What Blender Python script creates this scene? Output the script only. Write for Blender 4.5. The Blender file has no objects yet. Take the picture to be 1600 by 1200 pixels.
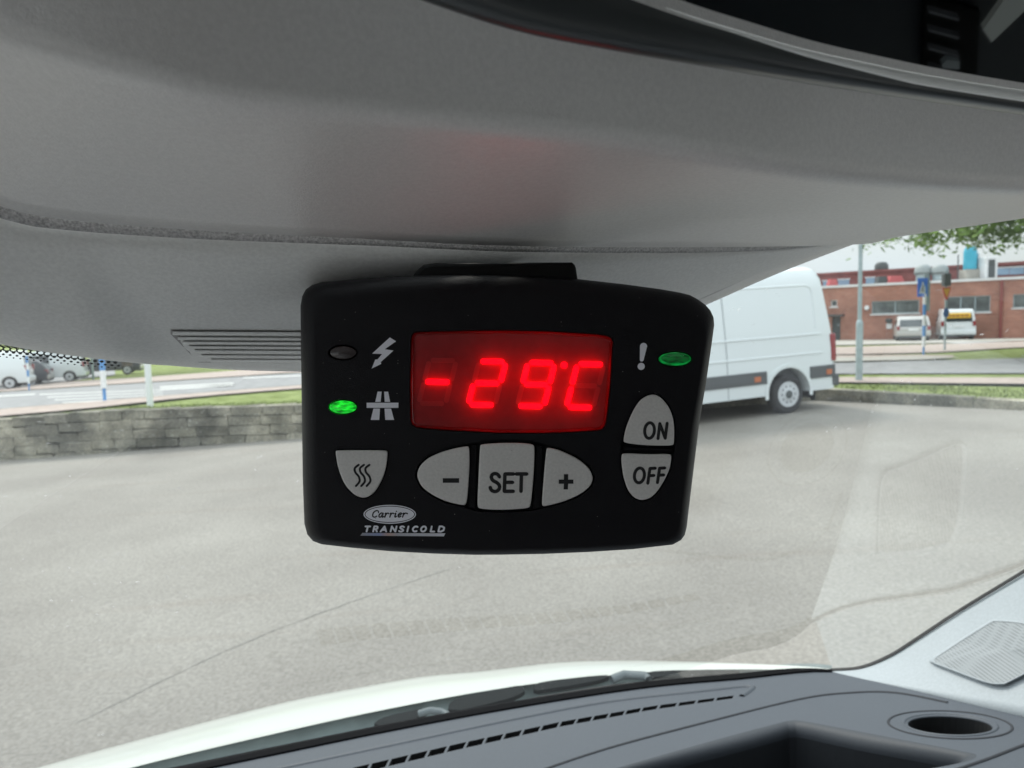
import bpy, bmesh, math, random
from mathutils import Vector, Matrix
from mathutils.geometry import tessellate_polygon
random.seed(7)
R = math.radians
sc = bpy.context.scene
COL = sc.collection

# ------------------------------------------------------------------ camera
F = 1150.0                     # focal length in photo pixels (1600 wide)
EYE = Vector((0, 0, 2.0))
PITCH, ROLL = math.atan(100 / F), 0.028
fwd = Vector((0, math.cos(PITCH), -math.sin(PITCH)))
r0 = Vector((1, 0, 0)); u0 = r0.cross(fwd)
CR = r0 * math.cos(ROLL) - u0 * math.sin(ROLL)
CU = u0 * math.cos(ROLL) + r0 * math.sin(ROLL)
CAMROT = Matrix((CR, CU, -fwd)).transposed()
cam_d = bpy.data.cameras.new("camera"); cam = bpy.data.objects.new("camera", cam_d)
COL.objects.link(cam); sc.camera = cam
cam.matrix_world = Matrix.Translation(EYE) @ CAMROT.to_4x4()
cam_d.sensor_width = 36; cam_d.lens = 36 * F / 1600
cam_d.clip_start = 0.01; cam_d.clip_end = 2000
cam_d.dof.use_dof = True; cam_d.dof.focus_distance = 0.252; cam_d.dof.aperture_fstop = 27

# ------------------------------------------------------------------ light
SUN_EL, SUN_AZ = R(52), R(-28)          # azimuth from +Y towards +X
world = bpy.data.worlds.new("World"); sc.world = world; world.use_nodes = True
nt = world.node_tree; nt.nodes.clear()
out = nt.nodes.new('ShaderNodeOutputWorld'); bg = nt.nodes.new('ShaderNodeBackground')
sky = nt.nodes.new('ShaderNodeTexSky'); sky.sky_type = 'NISHITA'; sky.sun_disc = False
sky.sun_elevation = SUN_EL; sky.sun_rotation = SUN_AZ; sky.dust_density = 3; sky.air_density = 1.2
tc = nt.nodes.new('ShaderNodeTexCoord'); mp = nt.nodes.new('ShaderNodeMapping')
mp.inputs['Scale'].default_value = (1.2, 1.2, 5.0)
nz = nt.nodes.new('ShaderNodeTexNoise'); nz.inputs['Scale'].default_value = 2.2; nz.inputs['Detail'].default_value = 7
cr = nt.nodes.new('ShaderNodeValToRGB'); cr.color_ramp.elements[0].position = 0.3; cr.color_ramp.elements[1].position = 0.62
cr.color_ramp.elements[0].color = (0.66, 0.66, 0.66, 1); cr.color_ramp.elements[1].color = (1, 1, 1, 1)
cl = nt.nodes.new('ShaderNodeMix'); cl.data_type = 'RGBA'
sx = nt.nodes.new('ShaderNodeSeparateXYZ'); gm = nt.nodes.new('ShaderNodeMapRange')   # overcast sky: three times brighter overhead than at the horizon
gm.inputs[1].default_value = 0; gm.inputs[2].default_value = 1; gm.inputs[3].default_value = .36; gm.inputs[4].default_value = 1.08
oc = nt.nodes.new('ShaderNodeMix'); oc.data_type = 'RGBA'; oc.blend_type = 'MULTIPLY'; oc.inputs[0].default_value = 1; oc.inputs[6].default_value = (11.6, 12.9, 13.9, 1)
L = nt.links.new
L(tc.outputs['Generated'], sx.inputs[0]); L(sx.outputs[2], gm.inputs[0]); L(gm.outputs[0], oc.inputs[7]); L(oc.outputs[2], cl.inputs[7]); L(tc.outputs['Generated'], mp.inputs[0]); L(mp.outputs[0], nz.inputs[0]); L(nz.outputs[0], cr.inputs[0])
L(cr.outputs[0], cl.inputs[0]); L(sky.outputs[0], cl.inputs[6]); L(cl.outputs[2], bg.inputs[0]); L(bg.outputs[0], out.inputs[0])
bg.inputs[1].default_value = 0.10
sd = bpy.data.lights.new("sun", 'SUN'); sun = bpy.data.objects.new("sun", sd); COL.objects.link(sun)
sd.energy = 1.2; sd.angle = R(14); sd.color = (1, 0.96, 0.9)
sdir = Vector((math.sin(SUN_AZ) * math.cos(SUN_EL), math.cos(SUN_AZ) * math.cos(SUN_EL), math.sin(SUN_EL)))
sun.rotation_euler = sdir.to_track_quat('Z', 'Y').to_euler()
vs = sc.view_settings; vs.view_transform = 'Standard'; vs.look = 'None'; vs.gamma = 1; vs.exposure = 1.0
sc.cycles.use_denoising = True; sc.cycles.max_bounces = 10; sc.cycles.transparent_max_bounces = 12
sc.cycles.sample_clamp_indirect = 8

# ------------------------------------------------------------------ geometry helpers
def ray(u, v):
    """direction whose depth (along the lens axis) is 1"""
    return fwd + CR * ((u - 800) / F) - CU * ((v - 600) / F)
def P(u, v, d): return EYE + ray(u, v) * d
def G(u, v, zf):
    """point of the ground sheet zf(x,y) seen in direction (u,v)"""
    r = ray(u, v); lo, hi = 0.3, 400.0
    for _ in range(60):
        m = (lo + hi) / 2; p = EYE + r * m
        if p.z > zf(p.x, p.y): lo = m
        else: hi = m
    return EYE + r * lo
def interp(pts, x):
    """piecewise linear in pts [(x, a, b..)], extrapolated at both ends"""
    if x <= pts[0][0]: a, b = pts[0], pts[1]
    elif x >= pts[-1][0]: a, b = pts[-2], pts[-1]
    else:
        for a, b in zip(pts, pts[1:]):
            if a[0] <= x <= b[0]: break
    t = (x - a[0]) / (b[0] - a[0])
    r = [a[i] + (b[i] - a[i]) * t for i in range(1, len(a))]
    return r[0] if len(r) == 1 else r
def smooth_pts(pts, n=6):
    """Catmull-Rom through pts (tuples)"""
    out = []
    for i in range(len(pts) - 1):
        p0 = pts[max(i - 1, 0)]; p1 = pts[i]; p2 = pts[i + 1]; p3 = pts[min(i + 2, len(pts) - 1)]
        for k in range(n):
            t = k / n
            out.append(tuple(0.5 * ((2 * b) + (-a + c) * t + (2 * a - 5 * b + 4 * c - d) * t * t + (-a + 3 * b - 3 * c + d) * t ** 3)
                             for a, b, c, d in zip(p0, p1, p2, p3)))
    out.append(tuple(pts[-1])); return out

def tag(o, label=None, cat=None, group=None, kind=None):
    for k, v in (('label', label), ('category', cat), ('group', group), ('kind', kind)):
        if v: o[k] = v
    return o
def empty(name, loc=(0, 0, 0), label=None, cat=None, group=None):
    o = bpy.data.objects.new(name, None); o.empty_display_size = 0.1; COL.objects.link(o); o.location = loc
    return tag(o, label, cat, group)
def link(name, me, m, parent=None, smooth=False):
    o = bpy.data.objects.new(name, me); COL.objects.link(o)
    if m and not me.materials: me.materials.append(m)
    if parent: o.parent = parent
    if smooth:
        for p in me.polygons: p.use_smooth = True
    return o
def mk(name, vs_, fs, m, parent=None, smooth=False):
    me = bpy.data.meshes.new(name); me.from_pydata([tuple(v) for v in vs_], [], fs); me.update()
    return link(name, me, m, parent, smooth)
def world_to(parent, pts):
    """world points into the frame of a parent Empty"""
    inv = parent.matrix_basis.inverted()
    return [inv @ Vector(p) for p in pts]
def mkw(name, vs_, fs, m, parent, smooth=False):
    root = parent
    chain = []
    while root: chain.append(root); root = root.parent
    M = Matrix.Identity(4)
    for c in reversed(chain): M = M @ c.matrix_basis
    inv = M.inverted()
    return mk(name, [inv @ Vector(v) for v in vs_], fs, m, parent, smooth)
def smoothed(o, angle=40):
    for p in o.data.polygons: p.use_smooth = True
    bm = bmesh.new(); bm.from_mesh(o.data)
    for e in bm.edges:
        if len(e.link_faces) == 2 and e.calc_face_angle(0) > R(angle): e.smooth = False
    bm.to_mesh(o.data); bm.free()
    return o
def bevel(o, w, seg=2, ang=35):
    md = o.modifiers.new('bevel', 'BEVEL'); md.width = w; md.segments = seg; md.limit_method = 'ANGLE'; md.angle_limit = R(ang)
    return o
def solid(o, t, off=-1):
    md = o.modifiers.new('solidify', 'SOLIDIFY'); md.thickness = t; md.offset = off
    return o
def box_vf(x0, x1, y0, y1, z0, z1):
    v = [(x, y, z) for z in (z0, z1) for y in (y0, y1) for x in (x0, x1)]
    f = [(0, 2, 3, 1), (4, 5, 7, 6), (0, 1, 5, 4), (2, 6, 7, 3), (0, 4, 6, 2), (1, 3, 7, 5)]
    return v, f
def box(name, x0, x1, y0, y1, z0, z1, m, parent=None, bev=0):
    v, f = box_vf(x0, x1, y0, y1, z0, z1); o = mk(name, v, f, m, parent)
    if bev: bevel(o, bev)
    return o
def lathe_vf(prof, n=24, axis='z', c=(0, 0, 0)):
    """prof: (r, h) pairs"""
    vs_, fs = [], []
    for r, h in prof:
        for k in range(n):
            a = 2 * math.pi * k / n; x, y = r * math.cos(a), r * math.sin(a)
            p = (x, y, h) if axis == 'z' else ((x, h, y) if axis == 'y' else (h, x, y))
            vs_.append((p[0] + c[0], p[1] + c[1], p[2] + c[2]))
    for i in range(len(prof) - 1):
        for k in range(n):
            a = i * n + k; b = i * n + (k + 1) % n
            fs.append((a, b, b + n, a + n))
    fs.append(tuple(range(n))[::-1]); fs.append(tuple(range((len(prof) - 1) * n, len(prof) * n)))
    return vs_, fs
def lathe(name, prof, m, parent=None, n=24, axis='z', c=(0, 0, 0)):
    v, f = lathe_vf(prof, n, axis, c); o = mk(name, v, f, m, parent); fixn(o); return smoothed(o)
def fixn(o):
    bm = bmesh.new(); bm.from_mesh(o.data); bmesh.ops.recalc_face_normals(bm, faces=bm.faces); bm.to_mesh(o.data); bm.free(); return o

# ------------------------------------------------------------------ materials
MATS = {}
def mat(name, col, rough=0.6, metal=0.0, spec=0.5, noise=0, nscale=20, bump=0, bscale=200, emis=None, estr=0, detail=4, coat=0, col2=None, bdist=0.001, coords='Object'):
    if name in MATS: return MATS[name]
    m = bpy.data.materials.new(name); m.use_nodes = True; MATS[name] = m
    n = m.node_tree; b = n.nodes['Principled BSDF']
    b.inputs['Base Color'].default_value = (*col, 1); b.inputs['Roughness'].default_value = rough
    b.inputs['Metallic'].default_value = metal; b.inputs['Specular IOR Level'].default_value = spec
    b.inputs['Coat Weight'].default_value = coat; b.inputs['Coat Roughness'].default_value = 0.08
    if emis: b.inputs['Emission Color'].default_value = (*emis, 1); b.inputs['Emission Strength'].default_value = estr
    t = n.nodes.new('ShaderNodeTexCoord')
    if noise or col2:
        z = n.nodes.new('ShaderNodeTexNoise'); z.inputs['Scale'].default_value = nscale; z.inputs['Detail'].default_value = detail
        rp = n.nodes.new('ShaderNodeValToRGB')
        c2 = col2 or tuple(min(1, c * (1 + noise)) for c in col); c1 = col if col2 else tuple(c * (1 - noise) for c in col)
        rp.color_ramp.elements[0].color = (*c1, 1); rp.color_ramp.elements[1].color = (*c2, 1)
        rp.color_ramp.elements[0].position = 0.35; rp.color_ramp.elements[1].position = 0.65
        n.links.new(t.outputs[coords], z.inputs[0]); n.links.new(z.outputs[0], rp.inputs[0]); n.links.new(rp.outputs[0], b.inputs['Base Color'])
    if bump:
        z = n.nodes.new('ShaderNodeTexNoise'); z.inputs['Scale'].default_value = bscale; z.inputs['Detail'].default_value = 3
        bp = n.nodes.new('ShaderNodeBump'); bp.inputs['Strength'].default_value = bump; bp.inputs['Distance'].default_value = bdist
        n.links.new(t.outputs[coords], z.inputs[0]); n.links.new(z.outputs[0], bp.inputs['Height']); n.links.new(bp.outputs[0], b.inputs['Normal'])
    return m
def mixnode(n, a, b, fac, blend='MIX'):
    x = n.nodes.new('ShaderNodeMix'); x.data_type = 'RGBA'; x.blend_type = blend
    for i, s in ((0, fac), (6, a), (7, b)):
        if hasattr(s, 'links') or isinstance(s, bpy.types.NodeSocket): n.links.new(s, x.inputs[i])
        elif i: x.inputs[i].default_value = (*s, 1)
        else: x.inputs[i].default_value = s
    return x.outputs[2]
def tex(n, kind, scale, detail=4, vec=None, **kw):
    t = n.nodes.new('ShaderNodeTex' + kind)
    t.inputs['Scale'].default_value = scale
    if 'Detail' in t.inputs: t.inputs['Detail'].default_value = detail
    if vec is not None: n.links.new(vec, t.inputs[0])
    return t
def ramp(n, src, p0, p1, c0=(0, 0, 0), c1=(1, 1, 1)):
    r = n.nodes.new('ShaderNodeValToRGB'); e = r.color_ramp.elements
    e[0].position = p0; e[1].position = p1; e[0].color = (*c0, 1); e[1].color = (*c1, 1); n.links.new(src, r.inputs[0]); return r.outputs[0]

def glass_mat(name, tint, rough=0.0, dirt=0.0, ior=1.5, extra=0.0):
    m = bpy.data.materials.new(name); m.use_nodes = True; MATS[name] = m
    n = m.node_tree; n.nodes.clear(); o = n.nodes.new('ShaderNodeOutputMaterial')
    tr = n.nodes.new('ShaderNodeBsdfTransparent'); tr.inputs[0].default_value = (*tint, 1)
    gl = n.nodes.new('ShaderNodeBsdfGlossy'); gl.inputs['Roughness'].default_value = rough
    fr = n.nodes.new('ShaderNodeFresnel'); fr.inputs[0].default_value = ior
    ad = n.nodes.new('ShaderNodeMath'); ad.inputs[1].default_value = extra; n.links.new(fr.outputs[0], ad.inputs[0])
    mx = n.nodes.new('ShaderNodeMixShader'); n.links.new(ad.outputs[0], mx.inputs[0]); n.links.new(tr.outputs[0], mx.inputs[1]); n.links.new(gl.outputs[0], mx.inputs[2])
    last = mx.outputs[0]
    if dirt:
        t = n.nodes.new('ShaderNodeTexCoord')
        a = tex(n, 'Noise', 260, 2, t.outputs['Object']); ra = ramp(n, a.outputs[0], 0.69, 0.75)
        b2 = tex(n, 'Noise', 9, 3, t.outputs['Object']); rb = ramp(n, b2.outputs[0], 0.45, 0.75)
        mul = n.nodes.new('ShaderNodeMath'); mul.operation = 'MULTIPLY'; n.links.new(ra, mul.inputs[0]); n.links.new(rb, mul.inputs[1])
        m2 = n.nodes.new('ShaderNodeMath'); m2.operation = 'MULTIPLY_ADD'; n.links.new(mul.outputs[0], m2.inputs[0]); m2.inputs[1].default_value = 0.5; m2.inputs[2].default_value = dirt
        df = n.nodes.new('ShaderNodeBsdfDiffuse'); df.inputs[0].default_value = (.75, .75, .72, 1)
        tl = n.nodes.new('ShaderNodeBsdfTranslucent'); tl.inputs[0].default_value = (.8, .8, .78, 1)
        dm = n.nodes.new('ShaderNodeMixShader'); n.links.new(df.outputs[0], dm.inputs[1]); n.links.new(tl.outputs[0], dm.inputs[2])
        mz = n.nodes.new('ShaderNodeMixShader'); n.links.new(m2.outputs[0], mz.inputs[0]); n.links.new(last, mz.inputs[1]); n.links.new(dm.outputs[0], mz.inputs[2]); last = mz.outputs[0]
    n.links.new(last, o.inputs[0]); return m

# ==================================================================  GROUND
def lot_z(x, y): return 0.04 * max(-22, min(10, x))
def up_z(x, y): return max(0.0, 0.47 - 0.014 * (max(y, 14) - 14)) - 0.055 * min(34, max(0, -8 - x))

def asphalt():
    m = bpy.data.materials.new('lot_asphalt'); m.use_nodes = True; n = m.node_tree; b = n.nodes['Principled BSDF']
    t = n.nodes.new('ShaderNodeTexCoord'); v = t.outputs['Object']
    fine = tex(n, 'Noise', 42, 5, v); c1 = ramp(n, fine.outputs[0], 0.38, 0.62, (0.215, 0.202, 0.180), (0.335, 0.318, 0.288))
    vo = tex(n, 'Voronoi', 34, 0, v); c2 = ramp(n, vo.outputs['Distance'], 0.05, 0.5, (0.35, 0.33, 0.30), (0.235, 0.222, 0.202))
    c = mixnode(n, c1, c2, 0.35)
    big = tex(n, 'Noise', 0.5, 5, v); cb = ramp(n, big.outputs[0], 0.35, 0.7, (0.80, 0.785, 0.775), (1.06, 1.06, 1.05)); c = mixnode(n, c, cb, 1.0, 'MULTIPLY')
    mp2 = n.nodes.new('ShaderNodeMapping'); mp2.inputs['Rotation'].default_value = (0, 0, R(20)); mp2.inputs['Scale'].default_value = (0.25, 2.2, 1); n.links.new(v, mp2.inputs[0])
    tr = tex(n, 'Noise', 1.3, 5, mp2.outputs[0]); ct = ramp(n, tr.outputs[0], 0.60, 0.72, (1, 1, 1), (0.95, 0.925, 0.91)); c = mixnode(n, c, ct, 1.0, 'MULTIPLY')
    n.links.new(c, b.inputs['Base Color']); b.inputs['Roughness'].default_value = 0.85; b.inputs['Specular IOR Level'].default_value = 0.3
    bp = n.nodes.new('ShaderNodeBump'); bp.inputs['Strength'].default_value = 0.5; bp.inputs['Distance'].default_value = 0.006; n.links.new(fine.outputs[0], bp.inputs['Height']); n.links.new(bp.outputs[0], b.inputs['Normal'])
    return m
M_LOT = asphalt()
M_GRASS = mat('grass', (0.15, 0.19, 0.05), 0.9, spec=0.1, nscale=3.0, col2=(0.27, 0.32, 0.12), detail=8, bump=0.8, bscale=25, bdist=0.05)
M_PATH = mat('path_pink', (0.40, 0.33, 0.29), 0.9, noise=0.12, nscale=4, spec=0.2)
M_ROAD = mat('road_grey', (0.27, 0.27, 0.27), 0.85, noise=0.12, nscale=3, spec=0.2)
M_APRON = mat('apron_concrete', (0.40, 0.38, 0.34), 0.9, noise=0.1, nscale=2, spec=0.2)
M_PAINT = mat('road_paint', (0.58, 0.58, 0.56), 0.7, noise=0.08, nscale=8)

def sheet(name, xs, ys, zf, m):
    vs_ = [(x, y, zf(x, y)) for y in ys for x in xs]; nx = len(xs)
    fs = [(j * nx + i, j * nx + i + 1, (j + 1) * nx + i + 1, (j + 1) * nx + i) for j in range(len(ys) - 1) for i in range(nx - 1)]
    return mk(name, vs_, fs, m)
lot = sheet('parking_lot', [-60, -22, -10, 0, 10, 60], [-40, 0, 8, 12, 17.5], lot_z, M_LOT); tag(lot, kind='structure')

# line where the lot ends: retaining wall on the left, kerb on the right
WA = G(0, 720, lot_z); WB = G(470, 685, lot_z); wd = (WB - WA); wd.z = 0; wdir = wd.normalized()
KA = G(1262, 625, lot_z); KB = G(1600, 641, lot_z); kdir = (KB - KA); kdir.z = 0; kdir.normalize()
def isect(p, d, q, e):
    den = d.x * e.y - d.y * e.x; t = ((q.x - p.x) * e.y - (q.y - p.y) * e.x) / den; return Vector((p.x + d.x * t, p.y + d.y * t, 0))
CORNER = isect(WA, wdir, KA, kdir)
W0 = WA - wdir * 9; K1 = KB + kdir * 25
_b = [W0 - wdir * 60, W0, WA, WB, CORNER, KA, KB, K1]; bound = []
for a_, c_ in zip(_b, _b[1:]):
    k_ = max(1, int((c_ - a_).xy.length / 1.2)); bound += [a_.lerp(c_, i / k_) for i in range(k_)]
bound.append(K1)
far_y = [17 + 1.5 * i for i in range(20)] + [47.5, 55, 70, 120, 600]
vs_, fs = [], []
nb = len(bound)
for b_ in bound: vs_.append((b_.x, b_.y, up_z(b_.x, b_.y)))
for yy in far_y:
    for b_ in bound: 
        k = 1 if yy < 100 else yy / 60
        vs_.append((b_.x * k, yy, up_z(b_.x, yy)))
for j in range(len(far_y)):
    for i in range(nb - 1):
        a = j * nb + i; fs.append((a, a + 1, a + 1 + nb, a + nb))
ground = mk('ground', vs_, fs, M_GRASS); tag(ground, kind='structure')

def strip(name, near, far, m, off, u0_=-500, u1=2100, n=40, zf=up_z):
    vs_, fs = [], []
    for i in range(n + 1):
        u = u0_ + (u1 - u0_) * i / n
        for e in (near, far):
            p = G(u, interp(e, u), zf); vs_.append((p.x, p.y, zf(p.x, p.y) + off))
    fs = [(2 * i, 2 * i + 2, 2 * i + 3, 2 * i + 1) for i in range(n)]
    return tag(mk(name, vs_, fs, m), kind='structure')
strip('footpath', [(-500, 711), (0, 653), (120, 643), (300, 623), (470, 609), (1000, 600), (1304, 600), (1600, 603)], [(-500, 690), (0, 642), (470, 604), (1000, 593), (1304, 592), (1600, 593)], M_PATH, 0.045)
strip('road', [(-500, 688), (0, 641), (470, 603), (1000, 588), (1304, 586), (1600, 585)], [(-500, 652), (0, 614), (470, 584), (1000, 571), (1304, 569), (1600, 561)], M_ROAD, 0.035)
strip('footpath', [(-500, 651), (0, 613), (470, 583), (1304, 567), (1447, 563), (1500, 558)], [(-500, 638), (0, 603), (200, 592), (470, 573), (1304, 557), (1447, 556), (1500, 557)], M_PATH, 0.045, u1=1490)
strip('side_road', [(900, 556), (1304, 556), (1450, 553), (1600, 544), (1900, 538)], [(900, 546), (1304, 544), (1600, 535), (1900, 528)], M_PATH, 0.05, u0_=900, u1=1900, n=16)
strip('car_park', [(900, 546), (1304, 541), (1600, 534), (1900, 527)], [(900, 538), (1304, 533), (1600, 526.5), (1900, 520)], M_APRON, 0.055, u0_=900, u1=1900, n=16)
strip('parking_area', [(-500, 652), (0, 610), (70, 602), (150, 590), (250, 578)], [(-500, 620), (0, 590), (110, 580), (250, 572)], M_ROAD, 0.04, u0_=-500, u1=180, n=14)
# zebra crossing and road markings
def quadpx(name, pts, m, off, zf=up_z):
    ps = [G(u, v, zf) for u, v in pts]
    return tag(mk(name, [(p.x, p.y, zf(p.x, p.y) + off) for p in ps], [tuple(range(len(ps)))[::-1]], m), kind='structure')
for k in range(4):
    a = 62 + 12 * k
    quadpx('road_marking', [(a, 617.5 + 4.5 * k), (255, 610.8 + 4.3 * k), (255, 611.8 + 4.3 * k), (a, 618.9 + 4.5 * k)], M_PAINT, 0.042)
quadpx('road_marking', [(-60, 623), (55, 617), (55, 618.6), (-60, 625)], M_PAINT, 0.042)
for k in range(2):
    quadpx('road_marking', [(250, 610 - 4 * k), (365, 603 - 3 * k), (365, 604.6 - 3 * k), (250, 612 - 4 * k)], M_PAINT, 0.042)
quadpx('road_marking', [(380, 592), (470, 588), (470, 589.4), (380, 593.6)], M_PAINT, 0.042)
quadpx('traffic_island', [(1250, 569), (1440, 564.5), (1500, 561), (1440, 559), (1250, 562)], M_APRON, 0.06)

# thin joints in the asphalt
def joint(pts, w, m):
    vs_ = []
    ps = [G(u, v, lot_z) for u, v in smooth_pts(pts, 8)]
    for i, p in enumerate(ps):
        d = (ps[min(i + 1, len(ps) - 1)] - ps[max(i - 1, 0)]); d.z = 0; d.normalize(); q = Vector((-d.y, d.x, 0)) * w * random.uniform(.5, 1.2)
        jx, jy = random.uniform(-.008, .008), random.uniform(-.008, .008)
        for s_ in (-1, 1): a = p + q * s_; vs_.append((a.x + jx, a.y + jy, lot_z(a.x, a.y) + .004))
    tag(mk('asphalt_joint', vs_, [(2 * i, 2 * i + 1, 2 * i + 3, 2 * i + 2) for i in range(len(ps) - 1)], m), kind='structure')
M_JOINT = mat('joint_dark', (.235, .222, .202), .95, noise=.2, nscale=30)
joint([(120, 1130), (300, 1042), (430, 985), (560, 937), (700, 890)], .0045, M_JOINT)
# ------------------------------------------------------------------ retaining wall of concrete blocks
def block_mat(name, c1, c2):
    m = bpy.data.materials.new(name); m.use_nodes = True; n = m.node_tree; b = n.nodes['Principled BSDF']
    t = n.nodes.new('ShaderNodeTexCoord'); v = t.outputs['Object']; oi = n.nodes.new('ShaderNodeObjectInfo')
    va = n.nodes.new('ShaderNodeNewGeometry')
    a = tex(n, 'Noise', 2.4, 9, va.outputs[0]); c = ramp(n, a.outputs[0], 0.36, 0.64, c1, c2)
    c = mixnode(n, c, ramp(n, tex(n, 'Noise', 1.1, 6, va.outputs[0]).outputs[0], .4, .62, (.6, .6, .58), (1.25, 1.22, 1.12)), 1.0, 'MULTIPLY')
    s = tex(n, 'Noise', 45, 3, va.outputs[0]); c = mixnode(n, c, ramp(n, s.outputs[0], 0.35, 0.7, (0.55, 0.55, 0.55), (1.3, 1.3, 1.25)), 1.0, 'MULTIPLY')
    s2 = tex(n, 'Noise', 22, 2, va.outputs[0]); c = mixnode(n, c, (0.6, 0.6, 0.56), ramp(n, s2.outputs[0], 0.68, 0.74))
    n.links.new(c, b.inputs['Base Color']); b.inputs['Roughness'].default_value = 0.95; b.inputs['Specular IOR Level'].default_value = 0.1
    bp = n.nodes.new('ShaderNodeBump'); bp.inputs['Strength'].default_value = 0.8; bp.inputs['Distance'].default_value = 0.02; n.links.new(s.outputs[0], bp.inputs['Height']); n.links.new(bp.outputs[0], b.inputs['Normal'])
    return m
BM = [block_mat('block_dark', (0.16, 0.155, 0.135), (0.36, 0.345, 0.305)), block_mat('block_mid', (0.22, 0.21, 0.185), (0.42, 0.40, 0.355)), block_mat('block_pale', (0.26, 0.25, 0.21), (0.40, 0.38, 0.32))]
def rough_block(L_, H_, D_, m, seed):
    rr = random.Random(seed)
    bm = bmesh.new(); bmesh.ops.create_cube(bm, size=1)
    bmesh.ops.scale(bm, vec=(L_, D_, H_), verts=bm.verts)
    bmesh.ops.bevel(bm, geom=list(bm.edges), offset=0.018, segments=1, affect='EDGES')
    for v in bm.verts: v.co += Vector((rr.uniform(-.018, .018), rr.uniform(-.02, .02), rr.uniform(-.014, .014)))
    me = bpy.data.meshes.new('block'); bm.to_mesh(me); bm.free(); me.materials.append(m); return me
ang = math.atan2(wdir.y, wdir.x)
wall = empty('retaining_wall', tuple(WA), 'low weathered wall of grey stone blocks along the left edge of the lot', 'wall')
wall.rotation_euler = (0, 0, ang)
LENS = (0.42, 0.6, 0.78)
proto = {(l, c): rough_block(l - 0.004, 0.183, 0.32, BM[c], l * 10 + c) for l in LENS for c in range(3)}
total = (CORNER - WA); total.z = 0; total = total.length
rw = random.Random(5)
for course in range(5):
    x = -8.0 - 0.3 * (course % 2)
    while x < total:
        l = rw.choice(LENS); wx, wy = WA.x + wdir.x * (x + l / 2), WA.y + wdir.y * (x + l / 2)
        ztop = up_z(wx, wy) + 0.02 - course * 0.185
        if ztop > lot_z(wx, wy) - 0.02 and x + l < total + 0.1:
            c = rw.choices((0, 1, 2), (4, 6, 1.2) if course else (7, 2, 0.1))[0]
            o = bpy.data.objects.new('block', proto[(l, c)]); COL.objects.link(o); o.parent = wall
            o.location = (x + l / 2, 0.15 + rw.uniform(-.012, .012), ztop - 0.089 - WA.z)
        x += l
# kerb on the right
kang = math.atan2(kdir.y, kdir.x)
kerb = empty('kerb', (CORNER.x, CORNER.y, 0), 'rough dark granite kerb edging the grass on the right of the lot', 'kerb'); kerb.rotation_euler = (0, 0, kang)
kp = [rough_block(0.93, 0.34, 0.22, BM[c], 40 + c) for c in (0, 1)]
klen = (K1 - Vector((CORNER.x, CORNER.y, K1.z))).length
x = 0.0; k = 0
while x < min(klen, 16):
    p = CORNER + kdir * (x + .5)
    o = bpy.data.objects.new('kerb_stone', kp[(k * 7 // 3) % 2]); COL.objects.link(o); o.parent = kerb
    o.location = (x + .5, 0.10 + rw.uniform(-.01, .01), up_z(p.x, p.y) - 0.155); x += 0.95; k += 1

# grass tufts along the wall top and the kerb
def tufts(name, pts, m, n_per, h):
    vs_, fs = [], []
    for p in pts:
        for _ in range(n_per):
            x = p.x + rw.gauss(0, .25); y = p.y + abs(rw.gauss(0.25, .25)); z = up_z(x, y); a = rw.uniform(0, 3.14); hh = h * rw.uniform(.4, 1.2)
            w = .012; dx, dy = math.cos(a) * w, math.sin(a) * w; lx, ly = rw.uniform(-.04, .04), rw.uniform(-.04, .04)
            i = len(vs_); vs_ += [(x - dx, y - dy, z - .01), (x + dx, y + dy, z - .01), (x + lx, y + ly, z + hh)]; fs.append((i, i + 1, i + 2))
    return tag(mk(name, vs_, fs, m), kind='stuff')
gp = [WA + wdir * (i * .12) + Vector((-wdir.y, wdir.x, 0)) * .35 for i in range(15, 110)] + [CORNER + kdir * (i * .12) + Vector((-kdir.y, kdir.x, 0)) * rw.uniform(.25, 1.6) for i in range(0, 120)]
tag(tufts('grass', gp, M_GRASS, 45, .04), 'short green grass growing along the wall top and the kerb', 'grass')

# ==================================================================  POSTS, SIGNS
M_GALV = mat('galvanised', (0.36, 0.43, 0.45), 0.5, metal=0.3, noise=.1, nscale=6)
M_WHITE = mat('white_paint', (0.80, 0.82, 0.83), 0.45)
M_BLUE = mat('blue_paint', (0.09, 0.27, 0.58), 0.45)
M_DGREY = mat('dark_grey_metal', (0.07, 0.08, 0.08), 0.5)
def pole_at(u, v, zf=up_z): p = G(u, v, zf); return Vector((p.x, p.y, zf(p.x, p.y)))
lb = pole_at(1342, 597); lamp = empty('street_lamp', tuple(lb), 'tall grey lamp post standing in the grass behind the kerb, right of the white van', 'lamp post')
s = 1150 / lb.y
lathe('base_sleeve', [(.072, -.1), (.072, 1.25), (.062, 1.32), (.046, 1.35)], M_GALV, lamp)
lathe('pole', [(.044, 1.35), (.034, 7.5)], M_GALV, lamp)
v, f = box_vf(-.1, .9, -.12, .12, 7.5, 7.6); bevel(mk('lamp_head', v, f, M_DGREY, lamp), .03)

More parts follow.
